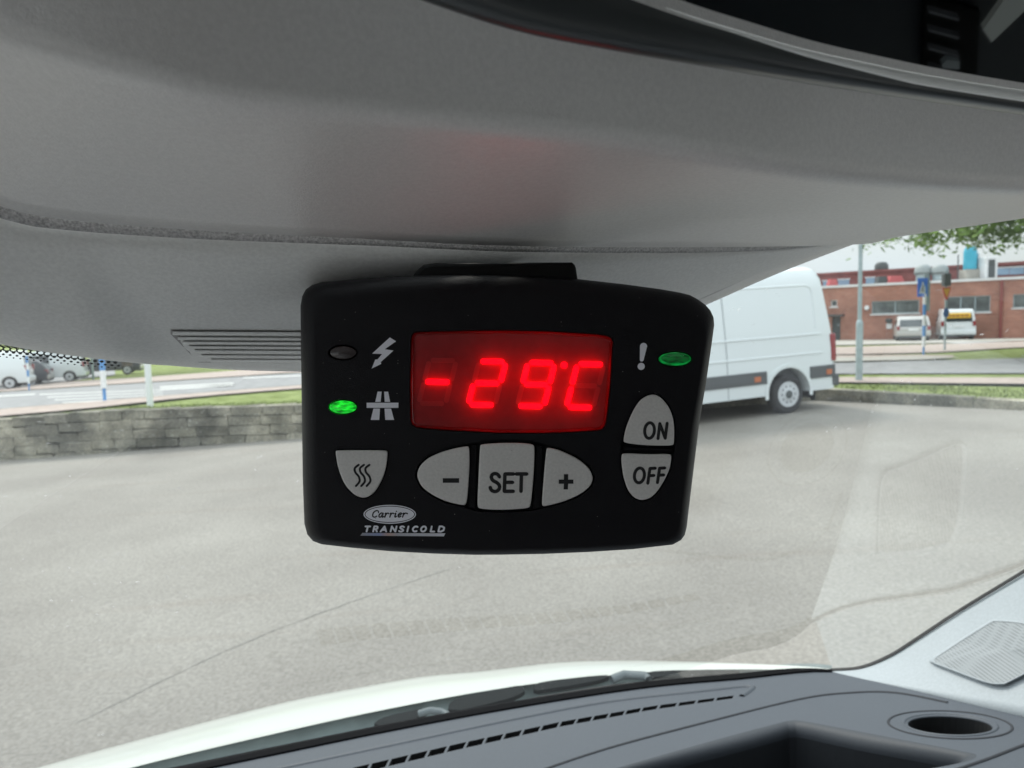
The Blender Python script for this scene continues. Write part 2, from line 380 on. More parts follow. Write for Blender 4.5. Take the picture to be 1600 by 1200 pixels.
def banded_post(name, u, v, label, top, rad=.045, first=1, cat='post', bands=None, zf=up_z, group=None):
    b = pole_at(u, v, zf); e = empty(name, tuple(b), label, cat, group); z = 0.0; k = first
    hgt = bands or .35
    lathe('foot', [(rad * .6, -.05), (rad * .6, .33)], M_BLUE, e, 12); z = .33
    while z < top:
        z2 = min(top, z + hgt)
        lathe('band', [(rad, z), (rad, z2)], M_WHITE if k % 2 else M_BLUE, e, 12); z = z2; k += 1
    return e
banded_post('marker_post', 164, 628, 'blue and white banded post at the near side of the zebra crossing', 2.3, .062, first=1, bands=.42)
banded_post('marker_post', 46, 611, 'blue and white banded post across the road in front of the white vans', 2.2, .045, first=1, bands=.3)
b = pole_at(235, 635); wp = empty('white_pole', tuple(b), 'thick plain white pole standing right behind the retaining wall', 'pole')
lathe('shaft', [(.062, -.1), (.062, 3.4)], M_WHITE, wp); lathe('cap', [(.068, 3.4), (.068, 3.43), (.02, 3.46)], M_GALV, wp)
b = pole_at(146, 593); gp_ = empty('grey_post', tuple(b), 'slim grey post on the grass beyond the zebra crossing', 'post'); lathe('shaft', [(.07, -.1), (.07, 2.6)], M_GALV, gp_); lathe('cap', [(.075, 2.6), (.03, 2.64)], M_GALV, gp_)

# pedestrian crossing sign on a banded post
cs = banded_post('crossing_sign', 1443, 556, 'blue pedestrian crossing sign on a blue and white banded post', 2.55, .06, first=1, cat='sign', bands=.38)
D = cs.location.y
ph = D / 1150
zc = (556 - 450) * ph
v, f = box_vf(-12.5 * ph, 3.5 * ph, -.05, -.02, zc - 14 * ph, zc + 15 * ph); bevel(mk('sign_panel', v, f, mat('sign_blue', (.05, .20, .75), .4), cs), .02)
mk('symbol', [(-10 * ph, -.053, zc - 9 * ph), (1 * ph, -.053, zc - 9 * ph), (-4.5 * ph, -.053, zc + 10 * ph)], [(0, 1, 2)], M_WHITE, cs)
pm = [(x * ph, -.056, zc + z * ph) for x, z in ((-5.2, 4.5), (-3.6, 4.5), (-3.9, -.6), (-2, -7.5), (-3.4, -7.5), (-4.6, -2.6), (-6.2, -7.5), (-7.6, -7.5), (-5.6, -.6))]
mk('pictogram', pm, [tuple(range(9))], M_DGREY, cs)
v, f = box_vf(2 * ph, 9 * ph, .03, .06, zc - 36 * ph, zc + 10 * ph); mk('back_plate', v, f, M_GALV, cs)
lathe('upper_pole', [(.05, 2.55), (.05, zc + .5)], M_GALV, cs, 12)
# give way sign
b = pole_at(1476, 549); gs = empty('yield_sign', tuple(b), 'yellow and red triangular give way sign on a thin grey pole', 'sign')
ph = b.y / 1150
lathe('pole', [(.04, -.05), (.04, (549 - 425) * ph)], M_GALV, gs, 12)
zt = (549 - 450) * ph
tri = lambda s_, y_: [(-.42 * s_, y_, zt + .12 * s_ + (.22 if 0 else 0)), (.42 * s_, y_, zt + .12 * s_), (0, y_, zt - .68 * s_)]
def plate(name, pts, y0, y1, m, parent):
    n = len(pts); vs_ = [(x, y0, z) for x, z in pts] + [(x, y1, z) for x, z in pts]
    fs = [tuple(range(n)), tuple(range(n, 2 * n))[::-1]] + [(i, i + n, (i + 1) % n + n, (i + 1) % n) for i in range(n)]
    return fixn(mk(name, vs_, fs, m, parent))
plate('sign_border', [(-7 * ph, zt), (7 * ph, zt), (1.2 * ph, zt - 19 * ph), (-1.2 * ph, zt - 19 * ph)], -.05, -.03, mat('sign_red', (.55, .06, .03), .4), gs)
plate('sign_face', [(-5 * ph, zt - 1.8 * ph), (5 * ph, zt - 1.8 * ph), (0, zt - 15.5 * ph)], -.056, -.051, mat('sign_yellow', (.75, .40, .04), .4), gs)
zr = (549 - 489) * ph
plate('round_sign', [(4.5 * ph * math.cos(a * .2618), zr + 7.5 * ph * math.sin(a * .2618)) for a in range(24)], -.05, -.03, mat('round_blue', (.04, .12, .34), .4), gs)
box('signal_head', -5.5 * ph, 5.5 * ph, -.12, .12, zt + 2 * ph, zt + 22 * ph, M_DGREY, gs, .04)

# ==================================================================  BUILDING
M_BRICK = None
def brick_mat():
    m = bpy.data.materials.new('red_brick'); m.use_nodes = True; n = m.node_tree; b = n.nodes['Principled BSDF']
    t = n.nodes.new('ShaderNodeTexCoord')
    mp_ = n.nodes.new('ShaderNodeMapping'); mp_.inputs['Rotation'].default_value = (R(90), 0, 0); n.links.new(t.outputs['Object'], mp_.inputs[0])
    br = n.nodes.new('ShaderNodeTexBrick'); br.inputs['Scale'].default_value = 1; br.inputs['Brick Width'].default_value = .25; br.inputs['Row Height'].default_value = .075; br.inputs['Mortar Size'].default_value = .008
    br.inputs['Color1'].default_value = (.44, .20, .14, 1); br.inputs['Color2'].default_value = (.34, .14, .10, 1); br.inputs['Mortar'].default_value = (.42, .32, .27, 1)
    n.links.new(mp_.outputs[0], br.inputs[0])
    a = tex(n, 'Noise', .8, 6, t.outputs['Object']); c = mixnode(n, br.outputs[0], ramp(n, a.outputs[0], .35, .7, (.8, .78, .76), (1.15, 1.12, 1.1)), 1.0, 'MULTIPLY')
    n.links.new(c, b.inputs['Base Color']); b.inputs['Roughness'].default_value = .9; b.inputs['Specular IOR Level'].default_value = .2
    return m
M_BRICK = brick_mat()
M_TRIM = mat('white_trim', (.72, .72, .72), .6, noise=.05, nscale=2)
M_WIN = mat('window_glass', (.08, .095, .09), .08, spec=.9, noise=.6, nscale=1.5)
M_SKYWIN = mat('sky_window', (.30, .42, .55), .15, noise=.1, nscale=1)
M_UPPER = mat('red_cladding', (.28, .10, .09), .8, noise=.15, nscale=1.5)
# facade frame: origin at (u=1290) base, x runs to the right towards (u=1600)
def flat_z(x, y): return 0.05
FA = G(1290, 533, flat_z); FB_dir = None
FB = P(1600, 530, 1.0); rr_ = ray(1600, 530)
dist = 43.0 / rr_.y; FB = Vector((rr_.x * dist, 43.0, .05)); FA = Vector((ray(1290, 533).x * 50 / ray(1290, 533).y, 50, .05))
fx = (FB - FA); fx.z = 0; fl = fx.length; fx.normalize()
bld = empty('brick_building', (FA.x, FA.y, 0), 'long low red brick building with a white roof edge and strip windows', 'building'); bld.rotation_euler = (0, 0, math.atan2(fx.y, fx.x))
Minv = Matrix.Translation(bld.location) @ Matrix.Rotation(math.atan2(fx.y, fx.x), 4, 'Z'); Minv = Minv.inverted()
def fpx(u, v, dy=0.0):
    """(x, z) on the facade plane (pushed back dy) seen at (u, v)"""
    n = Vector((-fx.y, fx.x, 0)); r = ray(u, v); o = Vector((FA.x, FA.y, 0)) + n * dy - EYE
    t = o.dot(n) / r.dot(n); p = Minv @ (EYE + r * t); return p.x, p.z
H1 = fpx(1445, 443)[1]; XL, XR = -14, fl + 16
openings = []
for (a, b_, c, d_) in ((1362, 471, 1436, 489), (1478, 464, 1547, 487), (1583, 460, 1625, 480), (1298, 469, 1308, 479), (1300, 495, 1313, 532)):
    x0, z1 = fpx(a, b_); x1, z0 = fpx(c, d_); openings.append((x0, max(z0, 0.02), x1, z1))
def wall_with_openings(name, x0, x1, z0, z1, ops, y, t, m, parent):
    outer = [Vector((x0, 0, z0)), Vector((x1, 0, z0)), Vector((x1, 0, z1)), Vector((x0, 0, z1))]
    polys = [[Vector((p.x, p.z, 0)) for p in outer]] + [[Vector((a, b_, 0)), Vector((a, d_, 0)), Vector((c, d_, 0)), Vector((c, b_, 0))] for a, b_, c, d_ in ops]
    allp = [p for pl in polys for p in pl]; tris = tessellate_polygon(polys)
    vs_ = [(p.x, y, p.y) for p in allp] + [(p.x, y + t, p.y) for p in allp]; n = len(allp)
    fs = [tuple(tr) for tr in tris] + [tuple(i + n for i in tr)[::-1] for tr in tris]
    k = 0
    for pl in polys:
        for i in range(len(pl)):
            a = k + i; b2 = k + (i + 1) % len(pl); fs.append((a, b2, b2 + n, a + n))
        k += len(pl)
    return fixn(mk(name, vs_, fs, m, parent))
wall_with_openings('wall', XL, XR, -.1, H1, openings, 0, .3, M_BRICK, bld)
v, f = box_vf(XL, XR, .3, 12, -.1, H1 - .05); mk('rear_block', v, f, M_BRICK, bld)
for i, (x0, z0, x1, z1) in enumerate(openings[:4]):
    w = box('window', x0, x1, .14, .18, z0, z1, M_WIN, bld)
    fr = []
    n_m = {0: 2, 1: 3, 2: 2, 3: 1}[i]
    vs2, fs2 = [], []
    def addb(*a):
        vv, ff = box_vf(*a); k = len(vs2); vs2.extend(vv); fs2.extend([tuple(q + k for q in t) for t in ff])
    addb(x0, x1, .08, .139, z0, z0 + .06); addb(x0, x1, .08, .139, z1 - .06, z1)
    for k in range(n_m + 1):
        xx = x0 + (x1 - x0 - .06) * k / n_m; addb(xx, xx + .06, .082, .138, z0 + .06, z1 - .06)
    mk('frame', vs2, fs2, M_TRIM if i > 2 else M_GALV, w)
    box('sill', x0 - .08, x1 + .08, -.06, .078, z0 - .08, z0 - .002, M_TRIM, w)
x0, z0, x1, z1 = openings[4]
dr = box('door', x0, x1, .12, .17, z0, z1, M_DGREY, bld); box('handle', x1 - .2, x1 - .12, .07, .119, 1.0, 1.1, M_GALV, dr)
box('door_canopy', x0 - .2, x1 + .25, -.7, -.003, z1 + .02, z1 + .14, M_DGREY, bld)
box('roof_edge', XL - .1, XR, -.12, 1.2, H1, H1 + .15, M_TRIM, bld)
box('flat_roof', XL, XR, 1.2, 12, H1 - .05, H1 + .05, mat('roof_felt', (.15, .15, .15), .9), bld)
# set-back upper storey
UB = 4.0
zu = fpx(1445, 420, UB)[1]
up = box('upper_wall', XL, XR, UB, 11, H1 + .05, zu, M_UPPER, bld)
box('upper_roof_edge', XL, XR, UB - .12, UB - .003, zu - .05, zu + .12, M_TRIM if 0 else M_UPPER, bld)
for (a, b_, c, d_) in ((1286, 439, 1295, 449), (1310, 437, 1327, 447), (1353, 434, 1367, 444), (1556, 419, 1577, 429), (1578, 418, 1600, 428), (1602, 417, 1624, 427)):
    x0, z1 = fpx(a, b_, UB); x1, z0 = fpx(c, d_, UB); z0 = max(z0, H1 + .15)
    w = box('upper_window', x0, x1, UB - .03, UB - .004, z0, z1, M_SKYWIN, bld)
    box('frame', x0 - .06, x1 + .06, UB - .05, UB - .032, z1 - .03, z1 + .05, M_TRIM, w)
# drainpipe and wall lamp, meter box
x0, _ = fpx(1564.5, 480); 
lathe('drainpipe', [(.07, .1), (.07, H1 - .02)], mat('pipe_red', (.25, .06, .05), .6), bld, 10, 'z', (x0, -.08, 0))
x0, z0 = fpx(1355, 481); lathe('wall_lamp', [(.12, 0), (.16, .08), (.14, .2)], M_WHITE, bld, 10, 'y', (x0, -.2, z0))
x0, z0 = fpx(1390, 505); lathe('wall_vent', [(.05, .3), (.2, .28), (.2, .1), (.05, 0)], M_DGREY, bld, 10, 'z', (x0, -.25, z0)); box('meter_box', x0 - .15, x0 + .15, -.2, -.004, z0 - .35, z0 - .01, M_TRIM, bld)

def roof_obj(u, dy=2.0):
    x, _ = fpx(u, 440, dy); p = Minv.inverted() @ Vector((x, dy, H1 + .05)); return p
def pz(u, v, dy): return fpx(u, v, dy)[1]
e = empty('chimney_cowl', tuple(roof_obj(1377, 5)), 'dark round cowl on a short stack above the brick building', 'chimney')
hh = pz(1377, 410, 5) - H1 - .05
lathe('stack', [(.28, 0), (.28, hh - .55)], M_GALV, e, 12); lathe('cowl', [(.2, hh - .55), (.45, hh - .5), (.45, hh - .2), (.3, hh), (.1, hh + .03)], M_DGREY, e, 14)
for u, lab in ((1442, 'grey domed roof ventilator above the blue crossing sign'), (1468, 'grey domed roof ventilator above the give way sign')):
    e = empty('roof_ventilator', tuple(roof_obj(u, 1.8)), lab, 'ventilator', 'domed ventilators on the brick building')
    hh = pz(u, 414, 1.8) - H1 - .05
    lathe('drum', [(.42, 0), (.42, hh * .45)], M_GALV, e, 16); lathe('dome', [(.46, hh * .45), (.52, hh * .6), (.48, hh * .85), (.3, hh), (.05, hh * 1.03)], mat('pale_metal', (.30, .33, .33), .6), e, 16)
    lathe('rim', [(.54, hh * .5), (.54, hh * .56)], M_DGREY, e, 16)
e = empty('roof_tank', tuple(roof_obj(1515, 1.8)), 'turquoise round-topped tank on a grey base on the roof edge', 'tank')
hh = pz(1515, 384, 1.8) - H1 - .05
lathe('tank_shell', [(.38, hh * .34), (.38, hh * .82), (.33, hh * .92), (.2, hh * .98), (.05, hh)], mat('turquoise', (.05, .38, .52), .5), e, 18)
box('base_box', -.46, .46, -.4, .4, 0, hh * .33, M_APRON, e, .03); box('side_duct', .39, .56, -.2, .2, 0, hh * .8, M_TRIM, e, .03)
lathe('pipe', [(.035, 0), (.035, hh * .75)], M_DGREY, e, 8, 'z', (-.75, 0, 0))
e = empty('roof_cooler', tuple(roof_obj(1543, 1.8)), 'pale box-shaped cooling unit with a dark grille beside the turquoise tank', 'cooling unit')
hh = pz(1543, 402, 1.8) - H1 - .05
box('casing', -.38, .38, -.35, .35, 0, hh, M_TRIM, e, .04); box('grille', -.2, .2, -.37, -.352, hh * .12, hh * .88, M_DGREY, e)
for u, w_ in ((1300, .35), (1398, .6), (1388, .4)):
    p = roof_obj(u, 2.5); e = empty('red_hatch', tuple(p), {1300: 'small red roof hatch left of the lamp post', 1398: 'wide red roof hatch right of the lamp post', 1388: 'dark bushy planter left of the wide red hatch'}[u], 'roof hatch' if u != 1388 else 'planter')
    if u == 1388: e.name = 'roof_planter'; e.location = roof_obj(1377, 2.2)
    hh = .62
    mk('hatch_lid', [(-w_, -.3, 0), (w_, -.3, 0), (w_, .3, 0), (-w_, .3, 0), (-w_ * .6, -.2, hh), (w_ * .6, -.2, hh), (w_ * .6, .2, hh), (-w_ * .6, .2, hh)], [(0, 1, 5, 4), (1, 2, 6, 5), (2, 3, 7, 6), (3, 0, 4, 7), (4, 5, 6, 7)], mat('hatch_red', (.55, .12, .12), .6) if u != 1388 else M_DGREY, e)

# ==================================================================  VEHICLES
M_CARWHITE = mat('car_white', (.72, .765, .78), .28, coat=.6)
M_CARSILVER = mat('car_silver', (.48, .47, .45), .32, metal=.35, coat=.5)
M_CARDARK = mat('car_dark', (.04, .045, .055), .3, coat=.5)
M_TYRE = mat('tyre', (.03, .03, .032), .8)
M_RIM = mat('rim', (.55, .57, .59), .5)
M_CARGLASS = mat('car_glass', (.03, .04, .045), .06, spec=.8)
M_PLASTIC = mat('black_trim', (.085, .09, .095), .55)
M_TAIL = mat('tail_red', (.26, .02, .025), .2, coat=.5)
M_AMBER = mat('amber', (.50, .15, .06), .3)
def wheel(parent, x, y, r, side, w=.2):
    """side -1: outer face towards -y"""
    prof = [(r * .62, -w / 2), (r * .9, -w / 2), (r, -w * .35), (r, w * .35), (r * .9, w / 2), (r * .62, w / 2)]
    o = lathe('wheel', prof, M_TYRE, parent, 28, 'y'); o.location = (x, y, r)
    s_ = side * (w / 2)
    rp = lathe('rim', [(r * .67, s_ * .98), (r * .64, s_ * 1.06), (r * .56, s_ * 1.02), (r * .30, s_ * 1.04), (r * .25, s_ * 1.16), (r * .1, s_ * 1.18)], M_RIM, o, 28, 'y')
    vs2, fs2 = [], []
    for k in range(10):
        a = 2 * math.pi * k / 10; cx, cz = r * .42 * math.cos(a), r * .42 * math.sin(a); q = r * .045; i = len(vs2)
        y_ = s_ * 1.045
        for j in range(6): vs2.append((cx + q * math.cos(j * 1.047), y_, cz + q * 1.3 * math.sin(j * 1.047)))
        fs2.append(tuple(range(i, i + 6)))
    tag(mk('vent_hole', vs2, fs2, M_TYRE, o), kind='stuff'); lathe('hub_cap', [(r * .22, s_ * 1.17), (r * .18, s_ * 1.24), (r * .05, s_ * 1.25)], M_DGREY, o, 14, 'y')
    return o
def body_loft(name, side, W, tumble, zb, m, parent, bev=.05):
    """side: outline (x, z); cross-section narrows above zb by tumble per metre"""
    n = len(side); vs_ = []
    for s_ in (-1, 1):
        for x, z in side: vs_.append((x, s_ * (W / 2 - max(0, z - zb) * tumble), z))
    fs = [tuple(range(n))[::-1], tuple(range(n, 2 * n))] + [(i, (i + 1) % n, (i + 1) % n + n, i + n) for i in range(n)]
    o = fixn(mk(name, vs_, fs, m, parent)); bevel(o, bev, 3, 25)
    o.data.update(); 
    for p in o.data.polygons: p.use_smooth = True
    return o
def arch(x, r, n=14, zb=.3):
    return [(x + r * math.cos(math.pi * k / n), zb + r * math.sin(math.pi * k / n)) for k in range(n + 1)]

# --- the big white panel van; local x: 0 = rear, + = forward; y -1 = side facing us
vb = G(1233, 646, lot_z)
heading = math.atan2(-math.cos(R(70)), -math.sin(R(70)))     # forward of the van
van = empty('panel_van', (0, 0, 0), 'large white high-roof panel van parked side-on with its rear to the right', 'van')
XW = 1.07
rot = Matrix.Rotation(heading, 4, 'Z')
# ground slope under it
tilt = math.atan(0.04 * math.cos(heading)); rollv = math.atan(0.04 * -math.sin(heading))
Mv = rot @ Matrix.Rotation(-tilt, 4, 'Y') @ Matrix.Rotation(rollv, 4, 'X')
van.rotation_euler = Mv.to_euler()
W_ = 2.0
SIDE = 1 # side facing camera, decided by heading: left side when +y
off = Mv.to_3x3() @ Vector((XW, SIDE * .98, 0))
van.location = Vector((vb.x, vb.y, lot_z(vb.x, vb.y))) - off
Lv, Hv = 5.9, 2.62
cross = [(1.0, .36), (1.0, 1.10), (.985, 1.30), (.985, 1.32), (.97, 1.55), (.90, 2.20), (.87, 2.40), (.78, 2.54), (.60, 2.60), (0, Hv)]
full = [(-y, z) for y, z in cross] + [(y, z) for y, z in cross[::-1][1:]]
def ring(x, sx, ztop, zbot=None):
    r_ = []
    for y, z in full:
        zz = z if z < 1.1 else 1.1 + (z - 1.1) * (ztop - 1.1) / (Hv - 1.1)
        r_.append((x, y * sx, zz if zbot is None or z > .5 else zbot))
    return r_
def lean(rg, k):   # rear leans forward with height
    return [(x + max(0, z - 1.3) * k, y, z) for x, y, z in rg]
rings = [lean(ring(-.0, .93, 2.50), .14), lean(ring(.05, .985, 2.57), .12), lean(ring(.16, 1.0, Hv), .10), ring(.6, 1, Hv), ring(1.2, 1, Hv), ring(2.2, 1, Hv), ring(3.2, 1, Hv), ring(4.0, 1, Hv), ring(4.35, .99, 2.5), ring(4.75, .97, 1.95), ring(5.15, .96, 1.40), ring(5.6, .92, 1.15), ring(5.85, .80, .95)]
vs_ = [p for r_ in rings for p in r_]; nr = len(full)
fs = [(j * nr + i, j * nr + i + 1, (j + 1) * nr + i + 1, (j + 1) * nr + i) for j in range(len(rings) - 1) for i in range(nr - 1)]
fs += [tuple(j * nr + (nr - 1) if k else j * nr for j, k in ((a, 0), (a + 1, 0), (a + 1, 1), (a, 1))) for a in range(len(rings) - 1)]
fs += [tuple(range(nr))[::-1], tuple(range((len(rings) - 1) * nr, len(rings) * nr))]
body = fixn(mk('body', vs_, fs, M_CARWHITE, van))
# wheel arch cut-outs
for xx in (XW, XW + 3.66):
    v, f = lathe_vf([(.46, -1.2), (.46, 1.2)], 28, 'y', (xx, 0, .36)); cut = mk('arch_cutter', v, f, None); fixn(cut)
    cut.parent = van
    md = body.modifiers.new('arch', 'BOOLEAN'); md.operation = 'DIFFERENCE'; md.solver = 'EXACT'; md.object = cut
bpy.context.view_layer.update()
dg = bpy.context.evaluated_depsgraph_get(); newme = bpy.data.meshes.new_from_object(body.evaluated_get(dg))
body.modifiers.clear(); body.data = newme
for o in [o for o in bpy.data.objects if o.name.startswith('arch_cutter')]: bpy.data.objects.remove(o)
smoothed(body, 28)
v, f = box_vf(.35, 5.5, -.80, .80, .33, 1.0); mk('underbody', v, f, M_PLASTIC, van)
for xx in (XW, XW + 3.66):
    for s_ in (-1, 1): wheel(van, xx, s_ * .87, .345, s_, .22)
    for s_ in (-1, 1):
        vs2, fs2 = [], []                       # black arch flare
        for k in range(19):
            a = math.pi * (-.05 + 1.1 * k / 18)
            for r_, y_ in ((.455, .995), (.52, .995), (.52, 1.015), (.455, 1.015)): vs2.append((xx + r_ * math.cos(a), s_ * y_, .37 + r_ * math.sin(a)))
        for k in range(18):
            for j in range(4): fs2.append((k * 4 + j, k * 4 + (j + 1) % 4, k * 4 + 4 + (j + 1) % 4, k * 4 + 4 + j))
        fixn(mk('wheel_arch', vs2, fs2, M_CARWHITE, van))
for s_ in (-1, 1):
    ys = sorted((s_ * .99, s_ * 1.022))
    box('rub_strip', .03, XW - .475, ys[0], ys[1], .58, .80, M_PLASTIC, van, .01)
    box('rub_strip', XW + .475, 4.2, ys[0], ys[1], .58, .80, M_PLASTIC, van, .01)
    ys2 = sorted((s_ * 1.023, s_ * 1.03))
    box('side_marker', .12, .24, ys2[0], ys2[1], .63, .72, M_AMBER, van); box('side_marker', XW + .62, XW + .75, ys2[0], ys2[1], .63, .72, M_AMBER, van)
    for xx in (2.35, 3.75):                       # panel gap
        pts = [(.9995, .38), (1.002, 1.1), (.987, 1.31), (.972, 1.55), (.905, 2.18), (.875, 2.38)]
        vs2 = []; 
        for y_, z_ in pts: vs2 += [(xx, s_ * y_ * 1.002, z_), (xx + .014, s_ * y_ * 1.002, z_)]
        mk('panel_gap', vs2, [(2 * i, 2 * i + 1, 2 * i + 3, 2 * i + 2) for i in range(len(pts) - 1)], mat('gap_grey', (.22, .24, .26), .7), van)
    # pressed swage lines and upper window pressing (raised ribs)
    for z_, y_ in ((1.36, .984), (1.02, 1.001)):
        ys = sorted((s_ * y_, s_ * (y_ + .012))); box('swage_line', .3, 3.7, ys[0] - .004, ys[1], z_, z_ + .035, M_CARWHITE, van, .008)
    vs2, fs2 = [], []
    def yy(z): return interp([(1.32, .985), (1.55, .97), (2.20, .90), (2.40, .87)], z)
    path = [(.42, 1.5), (.42, 2.12), (.45, 2.22), (.55, 2.26), (3.6, 2.26)]
    for x_, z_ in path:
        for dx_, dz_, o_ in ((-.02, .02, .0), (0, 0, .014), (.02, -.02, .0)): vs2.append((x_ + dx_, s_ * (yy(z_ + dz_) + o_), z_ + dz_))
    for k in range(len(path) - 1):
        for j in range(2): fs2.append((k * 3 + j, k * 3 + j + 1, k * 3 + 4 + j, k * 3 + 3 + j))
    mk('window_pressing', vs2, fs2, M_CARWHITE, van)
    # tail lamp
    v, f = box_vf(-.02, .1, *sorted((s_ * .90, s_ * 1.004)), .86, 1.36); o = bevel(mk('tail_light', v, f, M_TAIL, van), .02)
v, f = box_vf(-.09, .14, -.99, .99, .40, .62); bevel(mk('rear_bumper', v, f, M_PLASTIC, van), .03)
ws = mk('windscreen', [(4.45, -.84, 2.38), (4.45, .84, 2.38), (5.12, .90, 1.47), (5.12, -.90, 1.47)], [(0, 1, 2, 3)], M_CARGLASS, van); ws.location = (.03, 0, .02); solid(ws, .01, 0)
for s_ in (-1, 1):
    w = mk('side_window', [(3.85, s_ * .988, 1.42), (4.85, s_ * .975, 1.42), (4.5, s_ * .90, 2.05), (3.85, s_ * .925, 2.05)], [(0, 1, 2, 3)], M_CARGLASS, van); solid(w, .01, 0)

def small_car(name, label, cat, u, v, zf, head, L, W, H, body_m, kind='van', at_rear=True, group=None):
    """x=0 is the rear bumper; kind van / wagon"""
    b = G(u, v, zf); e = empty(name, (b.x, b.y, zf(b.x, b.y)), label, cat, group); e.rotation_euler = (0, 0, head)
    if kind == 'van':
        side = [(.0, .32)] + [(.02, .9), (.06, 1.15), (.16, H - .12), (.3, H)] + [(L * .52, H + .02), (L * .66, H - .08), (L * .82, H * .58), (L - .12, H * .50), (L, H * .40), (L, .3)]
    else:
        side = [(.0, .35), (-.02, .75), (.08, .95), (.42, H - .10), (.62, H)] + [(L * .50, H + .02), (L * .58, H - .04), (L * .74, H * .64), (L - .15, H * .52), (L, H * .42), (L, .3)]
    side += arch(L - .85, .36, 12, .3) + arch(.80, .36, 12, .3)
    body_loft('body', side, W, .16, H * .5, body_m, e, .05)
    for xx in (.80, L - .85):
        for s_ in (-1, 1): wheel(e, xx, s_ * (W / 2 - .13), .32, s_, .2)
    zw0, zw1 = H * .60, H * .86
    if kind == 'van': gx = lambda z: .06 + (z - 1.15) * (.10 / (H - 1.27))
    else: gx = lambda z: .08 + (z - .95) * (.34 / (H - 1.05))
    ins = .16 * (zw1 - H * .5); ws_ = W / 2 - ins - .14
    o = mk('rear_window', [(gx(zw0) - .022, -ws_ - .05, zw0), (gx(zw0) - .022, ws_ + .05, zw0), (gx(zw1) - .022, ws_, zw1), (gx(zw1) - .022, -ws_, zw1)], [(0, 1, 2, 3)], M_CARGLASS, e); solid(o, .012, 0)
    for s_ in (-1, 1):
        for xa, xb in ((L * .18, L * .36), (L * .38, L * .60)):
            if kind == 'van' and xa < L * .3: continue
            ya = lambda z: s_ * (W / 2 - max(0, z - H * .5) * .16 + .004)
            o = mk('side_window', [(xa, ya(zw0), zw0), (xb, ya(zw0), zw0), (xb - .05, ya(zw1), zw1), (xa + .03, ya(zw1), zw1)], [(0, 1, 2, 3)], M_CARGLASS, e); solid(o, .01, 0)
        y0, y1 = sorted((s_ * (W / 2 - .19), s_ * (W / 2 - .03)))
        box('tail_light', -.035, .16, y0, y1, H * .46, H * .62, M_TAIL, e, .02)
        y0, y1 = sorted((s_ * (W / 2 - .45), s_ * (W / 2 - .08)))
        box('headlight', L - .2, L + .02, y0, y1, H * .34, H * .43, mat('headlamp', (.7, .72, .75), .15), e, .03)
    box('rear_bumper', -.07, .3, -W / 2 + .02, W / 2 - .02, .34, .60, body_m if kind == 'van' else M_CARSILVER, e, .05)
    box('lower_valance', -.05, .3, -W / 2 + .08, W / 2 - .08, .22, .335, M_PLASTIC, e, .02)
    box('number_plate', -.03 - .05, -.02 - .05, -.26, .26, H * .44, H * .44 + .11, M_WHITE, e)
    w = mk('windscreen', [(L * .665, -W * .36, H - .13), (L * .665, W * .36, H - .13), (L * .80, W * .42, H * .62), (L * .80, -W * .42, H * .62)], [(0, 1, 2, 3)], M_CARGLASS, e); w.location = (.03, 0, .03); solid(w, .01, 0)
    return e
# across the road, parked nose to the building
h_b = math.atan2(fx.x, -fx.y)      # heading towards the facade
suv = small_car('parked_car', 'silver estate car parked with its tail towards us by the brick wall', 'car', 1427, 534, up_z, R(65), 4.5, 1.82, 1.50, M_CARSILVER, 'wagon')
cv = small_car('parked_van', 'small white van with yellow lettering panel across its rear window', 'van', 1497, 532, up_z, R(67), 4.4, 1.83, 1.85, M_CARWHITE, 'van')
box('yellow_panel', -.08, .06, -.62, .62, 1.32, 1.62, mat('yellow_film', (.80, .48, .03), .5), cv, .05)
for k, (a, b_) in enumerate(((-.5, -.3), (-.26, -.1), (-.05, .16), (.2, .34), (.38, .52))): box('lettering', -.088, -.082, a, b_, 1.40, 1.53, mat('lettering_brown', (.35, .16, .03), .6), cv)
# vans on the far left
small_car('parked_van', 'white van with a red mark on its side at the far left edge', 'van', 50, 605, up_z, R(203), 4.9, 1.9, 1.95, M_CARWHITE, 'van')
small_car('parked_van', 'white van with a red tail light behind the leftmost banded post', 'van', 136, 594, up_z, R(203), 4.7, 1.85, 1.90, M_CARWHITE, 'van')
small_car('parked_car', 'dark car squeezed between the two white vans', 'car', 80, 600, up_z, R(203), 4.3, 1.8, 1.45, M_CARDARK, 'wagon')
small_car('parked_car', 'dark car parked on the far grass left of the white pole', 'car', 222, 583, up_z, R(200), 4.3, 1.8, 1.45, M_CARDARK, 'wagon')

